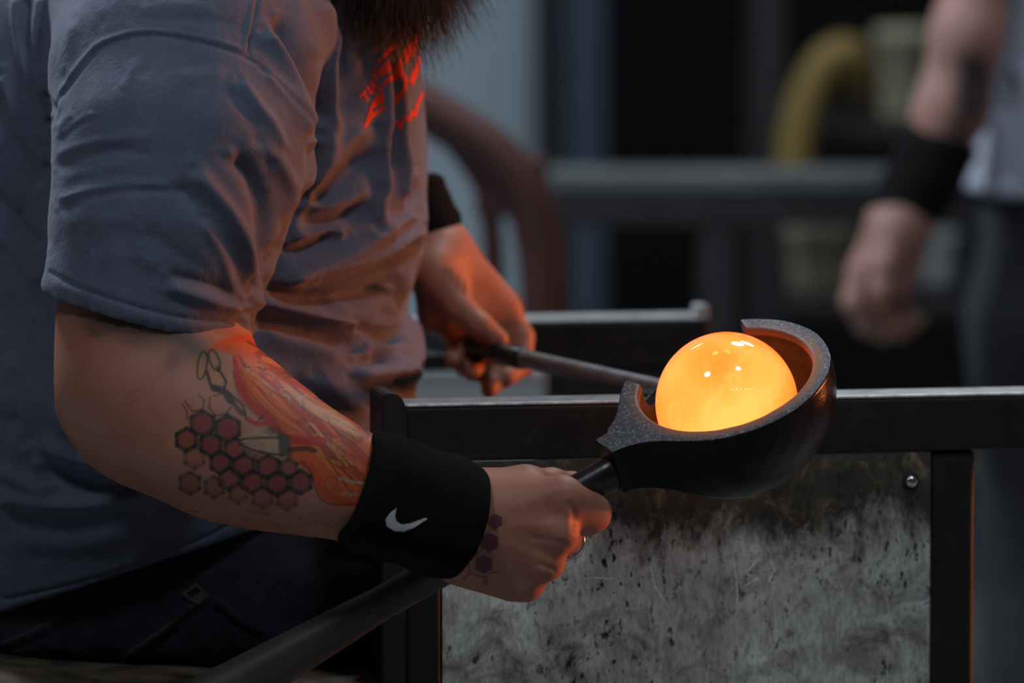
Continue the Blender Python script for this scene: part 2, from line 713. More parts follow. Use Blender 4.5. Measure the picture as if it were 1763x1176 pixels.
def mat_skin(name, tone, tattoo=True):
    t = NT(name)
    v = t.coord()
    f = t.noise(v, 28, 5, 0.6)
    c = t.ramp(f, [(0.3, tuple(a * b for a, b in zip(tone, (0.93, 0.80, 0.78)))), (0.55, tone), (0.8, tuple(a * b for a, b in zip(tone, (1.04, 1.08, 1.1))))])
    if tattoo:
        a = t.n('ShaderNodeAttribute', attribute_name='ink')
        c = t.mix(a.outputs['Alpha'], c, a.outputs['Color'])
    t.set(Base_Color=c, Roughness=0.52, Specular_IOR_Level=0.38, Subsurface_Weight=0.08, Subsurface_Scale=0.01)
    t.set(Subsurface_Radius=(1.0, 0.35, 0.2))
    b = t.bump(t.noise(v, 420, 4), 0.22, 0.0004)
    t.set(Normal=t.bump(t.noise(v, 90, 3), 0.15, 0.0012, b))
    return t.m


M = {}
M['steel'] = mat_steel_dark()
M['worn'] = mat_steel_worn()
M['panel'] = mat_panel()
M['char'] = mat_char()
M['glass'] = mat_hot_glass()
M['shirt'] = mat_cotton('slate_grey_cotton', (0.084, 0.100, 0.150), (0.118, 0.136, 0.196))
M['shirt2'] = mat_cotton('pale_grey_cotton', (0.36, 0.41, 0.52), (0.45, 0.5, 0.62))
M['skin'] = mat_skin('tattooed_skin', (0.43, 0.192, 0.126))
M['skin2'] = mat_skin('tanned_skin', (0.33, 0.19, 0.16))
M['terry'] = plain('black_terry', (0.0075, 0.0075, 0.0085), 0.95, scale=40, var=0.3, bump=0.7, dist=0.0012, bscale=650, spec=0.1)
M['denim'] = plain('dark_denim', (0.026, 0.030, 0.041), 0.9, scale=50, var=0.3, bump=0.5, dist=0.0006, bscale=900, spec=0.15)
M['thread'] = plain('tan_thread', (0.075, 0.066, 0.062), 0.9)
M['print'] = plain('red_shirt_print', (0.80, 0.055, 0.02), 0.7, scale=80, var=0.12, spec=0.2)
M['white'] = plain('white_embroidery', (0.62, 0.62, 0.64), 0.8, scale=200, var=0.2, bump=0.6, bscale=900)
M['hair'] = plain('dark_brown_hair', (0.007, 0.0055, 0.005), 0.55, scale=80, var=0.5)
M['silver'] = plain('silver', (0.72, 0.72, 0.74), 0.18, 1.0, var=0.05, bump=0.05)
M['ironpipe'] = plain('grey_iron_pipe', (0.17, 0.165, 0.17), 0.42, 0.7, scale=60, var=0.3, bump=0.15)
M['blackgrip'] = plain('black_tool_handle', (0.012, 0.0125, 0.015), 0.30, 0.0, scale=40, var=0.2, bump=0.1, spec=0.6)
M['handlewood'] = plain('smoked_handle_wood', (0.055, 0.050, 0.050), 0.5, 0.0, scale=25, var=0.35, bump=0.25, spec=0.4)
M['seat'] = plain('scuffed_seat_wood', (0.09, 0.07, 0.048), 0.7, scale=40, var=0.9, bump=0.4)
M['floor'] = plain('concrete_floor', (0.20, 0.21, 0.22), 0.8, scale=3, var=0.3, bump=0.2)
M['palewall'] = plain('pale_blue_wall', (0.42, 0.52, 0.60), 0.8, scale=1.5, var=0.08)
M['darkwall'] = plain('black_wall', (0.018, 0.018, 0.018), 0.85, scale=2, var=0.4)
M['oxide'] = plain('red_oxide_steel', (0.055, 0.014, 0.013), 0.6, scale=8, var=0.3)
M['blackpaint'] = plain('black_paint', (0.016, 0.016, 0.018), 0.5, scale=8, var=0.3)
M['greyrail'] = plain('grey_rail', (0.13, 0.145, 0.15), 0.45, 0.3, scale=10, var=0.3)
M['yellow'] = plain('yellow_hose', (0.22, 0.15, 0.04), 0.6, scale=8, var=0.2)
M['cream'] = plain('cream_plastic', (0.36, 0.34, 0.24), 0.6, scale=8, var=0.2)
M['bluegrey'] = plain('blue_grey_paint', (0.24, 0.36, 0.50), 0.6, scale=4, var=0.2)
M['palebox'] = plain('pale_grey_plastic', (0.42, 0.46, 0.48), 0.7, scale=6, var=0.15)
M['pants2'] = plain('charcoal_trousers', (0.022, 0.025, 0.032), 0.9, scale=30, var=0.3)
M['furnace'] = plain('furnace_shell', (0.12, 0.115, 0.11), 0.6, 0.5, scale=9, var=0.3)
M['brick'] = plain('fire_brick', (0.35, 0.26, 0.18), 0.9, scale=12, var=0.2)


def mat_glow(name, col, s):
    t = NT(name)
    t.set(Base_Color=(0, 0, 0), Emission_Color=col, Emission_Strength=s)
    return t.m


M['glow'] = mat_glow('furnace_fire', (1.0, 0.235, 0.05), 340.0)

# ------------------------------------------------------------------ setting
def quad(name, pts, mat, kind='structure'):
    me = mesh_np(name, np.array(pts, float), [tuple(range(len(pts)))])
    return tag(link(name, me, mat, sm=False), kind=kind)


def slab(name, lo, hi, mat, bevel=0.0, parent=None, kind=None, label=None, cat=None):
    lo = np.array(lo, float); hi = np.array(hi, float)
    c = (lo + hi) / 2
    me = box_mesh(c, np.eye(3), (hi - lo) / 2, bevel)
    o = link(name, me, mat, parent, sm=False, origin=None if parent else (c[0], c[1], lo[2]))
    return tag(o, label, cat, kind=kind)


fl = slab('floor', (-5, -6, -0.1), (6, 8, 0.0), M['floor'], kind='structure')
tag(fl, 'grey concrete workshop floor')
wb = slab('wall_back', (-0.02, 5.6, 0.0), (6, 5.75, 4.2), M['darkwall'], kind='structure')
tag(wb, 'dark far wall of the workshop')
xl = P(700, 0, 4.2)[0]; xr = P(917, 0, 4.2)[0]
wl = slab('wall_left', (-4.5, 4.2, 0.0), (xr, 4.3, 4.2), M['palewall'], kind='structure')
tag(wl, 'pale blue grey wall behind the bearded glassblower')
tr = slab('trim_1', (xr, 4.05, 0.0), (P(968, 0, 4.1)[0], 4.35, 4.2), M['blackpaint'], 0.01, kind='structure')
tag(tr, 'black upright frame at the end of the pale wall')
w1 = slab('door_1', (P(970, 0, 4.8)[0], 4.8, 0.0), (P(1040, 0, 4.8)[0], 4.85, 3.6), M['bluegrey'], 0.01, kind='structure')
tag(w1, 'narrow blue grey door leaf in the dark background')

# ------------------------------------------------------------------ bench
YAW = math.radians(10.5)
BE = np.array([math.cos(YAW), math.sin(YAW), 0.0])
BN = np.array([-math.sin(YAW), math.cos(YAW), 0.0])
BZ = np.array([0, 0, 1.0])
BO = P(1150, 689, 0.05)
ZR = BO[2]


def s_at(px, off=0.0):
    k = (px - 881.5) / F_PX
    o = BO + BN * off
    # X = k * depth, depth measured along the view axis
    R = o - CAM
    return (k * (R @ FWD) - R[0]) / (BE[0] - k * (BE @ FWD))


def bench_box(name, s0, s1, y0, y1, z0, z1, mat, parent, bevel=0.002, label=None, seg=2):
    c = BO * (1, 1, 0) + BE * (s0 + s1) / 2 + BN * (y0 + y1) / 2 + BZ * (z0 + z1) / 2
    me = box_mesh(c, (BE, BN, BZ), ((s1 - s0) / 2, (y1 - y0) / 2, (z1 - z0) / 2), bevel, seg)
    o = link(name, me, mat, parent, sm=False)
    return tag(o, label)


bench = empty('glassblowing_bench', tuple(BO * (1, 1, 0)), 'dark steel glassblowing bench with sooty sheet metal side under its rail', 'bench')
sL, sR = s_at(692), 0.62
rail = bench_box('rail', sL, sR, 0.0, 0.045, ZR - 0.040, ZR - 0.0015, M['steel'], bench, 0.0025, 'near dark steel rail', 3)
bench_box('wear_strip', sL, sR, 0.0005, 0.0445, ZR - 0.0015, ZR, M['worn'], rail, 0.0006, 'bare worn steel top of the near rail')
t_ = NT('edge_glint_steel')  # pale steel colour paints a specular glint along the rail's front edge
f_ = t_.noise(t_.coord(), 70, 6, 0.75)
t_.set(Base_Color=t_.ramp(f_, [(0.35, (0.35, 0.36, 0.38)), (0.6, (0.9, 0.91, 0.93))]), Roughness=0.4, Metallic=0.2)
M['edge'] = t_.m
bench_box('edge_glint', sL + 0.004, sR, -0.0003, 0.0045, ZR - 0.0012, ZR + 0.0004, M['edge'], rail, 0.0004, 'glint painted along the front edge of the near rail')
# upright end plate, its right shoulder rounded off
bm = bmesh.new()
s0, s1 = s_at(657, -0.003), s_at(696, -0.003)
zt = ZR + 0.0085
prof = [(s0, ZR - 0.32), (s1, ZR - 0.32), (s1 + 0.002, ZR - 0.006), (s1, ZR + 0.003), (s1 - 0.003, ZR + 0.0068), (s1 - 0.007, zt), (s0 + 0.002, zt), (s0, zt - 0.002)]
for yy in (-0.003, 0.05):
    for (s, z) in prof:
        bm.verts.new(Vector(BO * (1, 1, 0) + BE * s + BN * yy + BZ * z))
bm.verts.ensure_lookup_table()
n = len(prof)
bm.faces.new([bm.verts[i] for i in range(n)])
bm.faces.new([bm.verts[n + i] for i in range(n)])
for i in range(n):
    bm.faces.new([bm.verts[i], bm.verts[(i + 1) % n], bm.verts[n + (i + 1) % n], bm.verts[n + i]])
bmesh.ops.bevel(bm, geom=list(bm.edges), offset=0.001, segments=2, affect='EDGES')
tag(link('end_plate', bm_mesh('end_plate', bm), M['blackpaint'], bench, sm=False), 'black end plate standing above the rail')
bench_box('post', s_at(1604), s_at(1682), 0.003, 0.044, 0.0, ZR - 0.04, M['steel'], bench, 0.004, seg=4)
bench_box('post', s_at(700), s_at(760), 0.004, 0.044, 0.0, ZR - 0.04, M['steel'], bench, 0.003, seg=3)
panel = bench_box('side_panel', s_at(761, 0.002), s_at(1603, 0.002), 0.0012, 0.003, 0.30, ZR - 0.0405, M['panel'], bench, 0.0004, 'dented galvanised sheet, sooty at the top')
# panel texture space: height 0 at its top edge
pv = get_co(panel.data)
topz = ZR - 0.0405
panel.location = (0, 0, topz)
set_co(panel.data, pv - np.array([0, 0, topz]))
# bolt and washer
bp = BO * (1, 1, 0) + BE * s_at(1569, 0.0)
bz = P(1569, 826, 0.09)[2]
bolt_c = bp + BZ * bz
wash = tube_mesh([bolt_c + BN * 0.0012, bolt_c - BN * 0.0006, bolt_c - BN * 0.0008], [0.0062, 0.0062, 0.0054], 20)
wo = link('washer', wash, M['steel'], panel)
wo.location = (0, 0, -topz)
hd = tube_mesh([bolt_c + BN * 0.001, bolt_c - BN * 0.003, bolt_c - BN * 0.0042, bolt_c - BN * 0.0046], [0.0042, 0.0042, 0.0034, 0.0015], 20)
ho = link('bolt_head', hd, M['silver'], panel)
ho.location = (0, 0, -topz)
M['chalk'] = plain('pale_chalk', (0.93, 0.95, 0.97), 0.9, scale=300, var=0.4, bump=0.4)
marks = [[(1305, 963), (1284, 988), (1305, 997), (1283, 1008)], [(1327, 966), (1333, 982), (1323, 1001)], [(1583, 1040), (1592, 1035), (1603, 1030)], [(1588, 1046), (1603, 1040)], [(1262, 962), (1268, 1000), (1270, 1040)], [(1120, 975), (1128, 1010), (1150, 1045)], [(1005, 996), (1030, 995), (1056, 997)]]


for q_, mk in enumerate(marks):
    ma = np.array(mk, float)
    ch = drape('chalk_mark', panel, lambda x, y: seg_dist(x, y, mk) < (1.6 if q_ < 2 else 1.4), ma[:, 0].min() - 4, ma[:, 0].max() + 4, ma[:, 1].min() - 4, ma[:, 1].max() + 4, 1.4, 0.0003, M['chalk'], panel)
    ch.location = (0, 0, -topz)
# far rail with its upturned stop, and its own dark side sheet
FO = 0.615
rs0, rs1 = s_at(520, FO), s_at(1222, FO)
far = bench_box('rail', rs0, rs1, FO, FO + 0.045, ZR - 0.04, ZR - 0.0015, M['steel'], bench, 0.0025, 'far dark steel rail')
bench_box('wear_strip', rs0, rs1, FO + 0.0005, FO + 0.0445, ZR - 0.0015, ZR, M['worn'], far, 0.0006, 'bare worn steel top of the far rail')
bench_box('rail_stop', rs1 - 0.010, rs1, FO + 0.004, FO + 0.026, ZR - 0.002, ZR + 0.009, M['worn'], far, 0.002)
bench_box('side_panel', s_at(945, FO), rs1 - 0.004, FO + 0.004, FO + 0.006, 0.3, ZR - 0.0405, M['blackpaint'], bench, 0.0003)
bench_box('post', rs1 - 0.034, rs1, FO + 0.004, FO + 0.04, 0.0, ZR - 0.0405, M['steel'], bench, 0.003)
bench_box('post', rs0, rs0 + 0.03, FO + 0.004, FO + 0.04, 0.0, ZR - 0.0405, M['steel'], bench, 0.003)
# seat plank, dished where the sitter's weight is
zs = P(0, 1160, -0.01)[2]
sA, sB = s_at(-420), s_at(690)
nu, nv = 60, 10
V = []
for lay in (0, 1):
    for i in range(nu + 1):
        for j in range(nv + 1):
            u = i / nu; w = j / nv
            s = sA + (sB - sA) * u
            y = -0.02 + 0.60 * w
            px = proj((BO + BE * s)[None])[0][0]
            dish = 0.011 * (1 - math.exp(-max(px + 10, 0) / 110.0)) + 0.02 * max(0, -px) / 420 * 0.0
            rounding = 0.006 * (max(0, 0.06 - w) / 0.06) ** 2
            z = zs - dish - rounding if lay == 0 else zs - 0.045
            V.append(BO * (1, 1, 0) + BE * s + BN * y + BZ * z)
F = []
g = lambda l, i, j: l * (nu + 1) * (nv + 1) + i * (nv + 1) + j
for i in range(nu):
    for j in range(nv):
        F.append((g(0, i, j), g(0, i + 1, j), g(0, i + 1, j + 1), g(0, i, j + 1)))
        F.append((g(1, i, j), g(1, i, j + 1), g(1, i + 1, j + 1), g(1, i + 1, j)))
for i in range(nu):
    F.append((g(0, i, 0), g(1, i, 0), g(1, i + 1, 0), g(0, i + 1, 0)))
    F.append((g(0, i, nv), g(0, i + 1, nv), g(1, i + 1, nv), g(1, i, nv)))
for j in range(nv):
    F.append((g(0, 0, j), g(0, 0, j + 1), g(1, 0, j + 1), g(1, 0, j)))
    F.append((g(0, nu, j), g(1, nu, j), g(1, nu, j + 1), g(0, nu, j + 1)))
tag(link('seat', mesh_np('seat', np.array(V), F), M['seat'], bench, sm=False), 'scuffed wooden seat plank')
for s, y in ((sA + 0.02, 0.0), (sA + 0.02, 0.5), (sB - 0.05, 0.5)):
    bench_box('leg', s, s + 0.04, y, y + 0.04, 0.0, zs - 0.045, M['steel'], bench, 0.003)

# ------------------------------------------------------------------ block, hot glass, pipe
MMPX = 3.84 / F_PX                      # metres per photograph pixel at the block
CB = P(1248, 652, -0.062)               # centre of the cup's rim
def cam2world(x, up, tw):
    return RIGHT * x + UP * up - FWD * tw
bn = cam2world(-0.241, 0.828, 0.506); bn /= np.linalg.norm(bn)
bh = cam2world(-0.83, -0.445, 0.33); bh -= bn * (bh @ bn); bh /= np.linalg.norm(bh)
bt = np.cross(bn, bh)                   # towards the camera side
if bt @ FWD > 0: bt = -bt


def BL(r, t, w):
    return CB + (bh * r + bt * t + bn * w) * MMPX


RO, RI = 187 * MMPX, 154 * MMPX
sd = SDF(CB - (0.115, 0.1, 0.1), CB + (0.085, 0.095, 0.055), 0.00095)
sph = inter(ball(BL(0, 0, -25), RO), half(CB, bn))
cyl_fix = cone(BL(0, 0, -25), BL(0, 0, 30), RO)
sd.add(inter(cyl_fix, half(CB, bn)))
# neck towards the handle


def neck_fn(X, Y, Z):
    x, y, z = X - CB[0], Y - CB[1], Z - CB[2]
    r = (x * bh[0] + y * bh[1] + z * bh[2]) / MMPX
    t = (x * bt[0] + y * bt[1] + z * bt[2]) / MMPX
    w = (x * bn[0] + y * bn[1] + z * bn[2]) / MMPX
    dt = np.abs(t) - 31
    dw = np.abs(w + 45 - 12 * np.clip((255 - r) / 120, 0, 1) * 0) - 45
    dr = np.abs(r - 150) - 106
    q = np.maximum(np.maximum(dt, dr), dw)
    return (q * MMPX).astype(np.float32)


lo = np.min([BL(a, b, c) for a in (40, 260) for b in (-40, 40) for c in (-100, 10)], axis=0)
hi = np.max([BL(a, b, c) for a in (40, 260) for b in (-40, 40) for c in (-100, 10)], axis=0)
sd.add((neck_fn, lo, hi), 0.034)
sd.cut((half(CB, -bn)[0], None, None), 0.0006)           # flat rim
sd.cut(cone(BL(0, 0, -25), BL(0, 0, 60), RI), 0.003)


def gap_fn(X, Y, Z):
    x, y, z = X - CB[0], Y - CB[1], Z - CB[2]
    r = (x * bh[0] + y * bh[1] + z * bh[2]) / MMPX
    t = (x * bt[0] + y * bt[1] + z * bt[2]) / MMPX
    w = (x * bn[0] + y * bn[1] + z * bn[2]) / MMPX
    q = np.hypot(np.maximum(np.abs(r + 4) - 70 + 0.28 * (t + 90), 0) * 1.0, np.maximum(-w - 30, 0)) - 34
    q = np.maximum(q, t + 60)
    return (q * MMPX).astype(np.float32)


sd.cut((gap_fn, None, None), 0.002)                       # slot for the pipe
me = sd.mesh('wooden_block')
V = get_co(me); N = get_no(me)
ww = (V - CB) @ bn / MMPX
rad = np.linalg.norm((V - BL(0, 0, -25)) - np.maximum(((V - BL(0, 0, -25)) @ bn), 0)[:, None] * bn, axis=1)
top = np.clip((N @ bn - 0.75) / 0.15, 0, 1) * np.clip((ww + 8) / 5, 0, 1)
ins = np.clip((RI + 0.003 - rad) / 0.001, 0, 1) * (1 - top)
rng = np.random.default_rng(3)
# axe-cut unevenness of the rim and hide
def wob(V, f, s):
    r = np.random.default_rng(s)
    D = np.zeros(len(V))
    for _ in range(6):
        k = r.normal(size=3) * f
        D += np.sin(V @ k + r.uniform(0, 6.28)) / 6
    return D
V = V + N * (wob(V, 60, 1) * 0.0011 + wob(V, 230, 2) * 0.00035)[:, None]
set_co(me, V)
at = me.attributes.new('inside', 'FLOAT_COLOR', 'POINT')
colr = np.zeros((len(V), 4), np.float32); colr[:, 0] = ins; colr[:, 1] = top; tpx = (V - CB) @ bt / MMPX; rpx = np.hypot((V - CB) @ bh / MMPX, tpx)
colr[:, 2] = np.clip((ww + 14) / 4, 0, 1) * np.clip((154 + 26 - rpx) / 16, 0, 1) * (0.35 + 0.65 * np.clip(tpx / 60, 0, 1)); colr[:, 3] = 1  # blue: painted glow on the inner rim, stronger on the near side
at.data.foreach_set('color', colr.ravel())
block = empty('glass_block', tuple(BL(0, 0, -212)), 'charred wooden cup on a long dark handle cradling the glowing glass', 'shaping block')
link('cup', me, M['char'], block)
HA, HB_ = BL(236, 0, -58), P(300, 1242, -0.058)
hd_dir = (HB_ - HA) / np.linalg.norm(HB_ - HA)
L = np.linalg.norm(HB_ - HA)
# black socket near the cup, then the long smoked handle that swells to its end
tt = np.concatenate([[0, 0.001], np.linspace(0.002, 0.085, 12), [0.0855]])
link('socket', tube_mesh([HA + hd_dir * t for t in tt], [0.009, 0.0112] + [0.0118] * 12 + [0.0116], 40), M['blackgrip'], block)
tt = np.linspace(0.084, L, 40)
rr = 0.0117 + 0.0091 * np.clip((tt - 0.19) / (L - 0.19), 0, 1) ** 0.9
link('handle', tube_mesh([HA + hd_dir * t for t in tt], rr, 40), M['handlewood'], block)

gb_r = 124 * MMPX
GB = BL(0, 0, 0)
gx, gy = 1251, 694
GB = P(gx, gy, CB[1] + 0.022)
bmg = bmesh.new()
bmesh.ops.create_uvsphere(bmg, u_segments=96, v_segments=64, radius=1.0)
pipe_far = P(922, 622, 0.258)
pd = pipe_far - GB; pd /= np.linalg.norm(pd)
me = bm_mesh('hot_glass', bmg)
V = get_co(me)
axd, sx, tx = frame_of(pd)
c = V @ pd
# the gather narrows into a neck where it hangs on the pipe
neckk = np.clip((c - 0.55) / 0.45, 0, 1)
V = V + pd * (neckk ** 2 * 0.30)[:, None]
V = V * gb_r + GB
set_co(me, V)
glass = link('hot_glass', me, M['glass'], None, origin=tuple(GB))
tag(glass, 'glowing orange ball of molten glass resting in the wooden cup', 'molten glass')

pipe = empty('blowpipe', tuple(P(922, 622, 0.258)), 'grey iron blowpipe held in the left hand, leading to the glowing glass', 'blowpipe')
a = GB + pd * gb_r * 0.9
end = GB + pd * 1.35
link('tube', tube_mesh([a, a + pd * 0.02, GB + pd * 0.30, GB + pd * 0.40, end], [0.0085, 0.0072, 0.0068, 0.0068, 0.0068], 28), M['ironpipe'], pipe)
d0 = 0.345
link('grip_sleeve', tube_mesh([GB + pd * t for t in (d0, d0 + 0.002, d0 + 0.05, 0.520, 0.521)], [0.0072, 0.0082, 0.0086, 0.0118, 0.0105], 28), M['blackgrip'], pipe)
link('collar', tube_mesh([GB + pd * t for t in (0.519, 0.521, 0.545, 0.547)], [0.010, 0.0128, 0.0128, 0.010], 28), M['silver'], pipe)

# ------------------------------------------------------------------ the glassblower
def Q(px, py, Y): return P(px, py, Y)


worker = empty('person', tuple(P(150, 1150, 0.27) * (1, 1, 0) + np.array([0, 0, P(150, 1150, 0.27)[2]])),
               'bearded glassblower in slate grey t-shirt seated at the bench, holding the wooden cup', 'person')
S = 0.000398  # metres per pixel in the focus plane

# --- torso profile used by body and shirt: photograph row -> front and back edge
rows = np.array([-330, -240, -160, -60, 0, 60, 100, 150, 200, 300, 360, 400, 440, 480, 520, 545, 570, 600, 640, 665, 700, 800, 900, 1000, 1080], float)
front = np.array([560, 610, 650, 690, 706, 718, 724, 729, 733, 737, 738, 738, 729, 716, 703, 704, 724, 734, 729, 712, 706, 700, 690, 660, 640], float)
back = np.array([150, 60, -20, -90, -130, -165, -185, -200, -212, -230, -236, -240, -240, -240, -238, -236, -235, -234, -230, -226, -220, -200, -185, -180, -180], float)
TY = 0.268
zrow = np.array([P(0, r, TY)[2] for r in rows])[::-1]
xf = np.array([P(c, r, TY)[0] for c, r in zip(front, rows)])[::-1]
xb = np.array([P(c, r, TY)[0] for c, r in zip(back, rows)])[::-1]
hwid = np.interp(rows, [-330, -200, -60, 100, 300, 500, 650, 750, 900, 1000, 1080], [0.05, 0.12, 0.185, 0.200, 0.200, 0.208, 0.230, 0.226, 0.204, 0.190, 0.180])[::-1]


def torso_fn(off=0.0, p=2.25):
    def fn(X, Y, Z):
        z = Z.ravel()
        f, b, w = (np.interp(z, zrow, a_).astype(np.float32) for a_ in (xf, xb, hwid))
        cx = ((f + b) / 2)[None, None, :]; ax = ((f - b) / 2)[None, None, :]; by = w[None, None, :]
        q = ((np.abs(X - cx) / ax) ** p + (np.abs(Y - TY) / by) ** p) ** (1 / p)
        d = (q - 1) * np.minimum(ax, by) - off
        return np.maximum(d, np.maximum(Z - zrow[-1] - off, zrow[0] - Z - off)).astype(np.float32)
    return fn, None, None


# --- t-shirt
cufa, cufb, cufc = Q(75, 497, 0.0), Q(416, 581, -0.004), Q(250, 563, -0.085)
cn = np.cross(cufb - cufa, cufc - cufa); cn /= np.linalg.norm(cn)
if cn[2] > 0: cn = -cn                        # points out of the sleeve, down the arm
slv = [(Q(330, -60, 0.16), 0.105), (Q(316, 130, 0.045), 0.0905), (Q(314, 250, 0.012), 0.0885), (Q(288, 380, -0.006), 0.0795), (Q(257, 510, -0.012), 0.0712), (Q(248, 640, -0.016), 0.0700)]
sh = SDF((P(-330, 0, 0)[0], -0.115, P(0, 1090, 0)[2]), (P(790, 0, 0)[0], 0.515, P(0, -345, 0)[2]), 0.0032)
sh.add(torso_fn())
# left shoulder and short sleeve on the far side
lsl = [(Q(330, -60, 0.40), 0.105), (Q(380, 130, 0.50), 0.085), (Q(470, 300, 0.545), 0.072)]
for (a, ra), (b, rb) in zip(lsl[:-1], lsl[1:]):
    sh.add(cone(a, b, ra, rb), 0.03)
arm = SDF(sh.lo, sh.lo + (sh.n - 1.2) * sh.h, sh.h)
for (a, ra), (b, rb) in zip(slv[:-1], slv[1:]):
    arm.add(cone(a, b, ra, rb), 0.012)
arm.cut((half(cufa, -cn)[0], None, None))
inn = [(Q(285, 400, -0.006), 0.070), (Q(257, 510, -0.012), 0.0675), (Q(244, 700, -0.016), 0.0670)]
for (a, ra), (b, rb) in zip(inn[:-1], inn[1:]):
    arm.cut(cone(a, b, ra, rb))
k = 0.005
hh = np.maximum(k - np.abs(sh.f - arm.f), 0) / k
sh.f = np.minimum(sh.f, arm.f) - hh * hh * k * 0.25
# hem of the shirt: hangs lower at the back, rides up over the thigh
hp0, hp1, hp2 = Q(0, 1054, 0.05), Q(440, 912, 0.05), Q(300, 985, 0.48)
hn = np.cross(hp1 - hp0, hp2 - hp0); hn /= np.linalg.norm(hn)
if hn[2] > 0: hn = -hn
sh.cut((half(hp0, -hn)[0], None, None))
fni = torso_fn(-0.006)
lowz = P(0, 860, 0.2)[2]
sh.cut((lambda X, Y, Z: np.maximum(fni[0](X, Y, Z), Z - lowz).astype(np.float32), None, None))
me = sh.mesh('t_shirt')
del sh, arm
me = subdivided(me, 1)

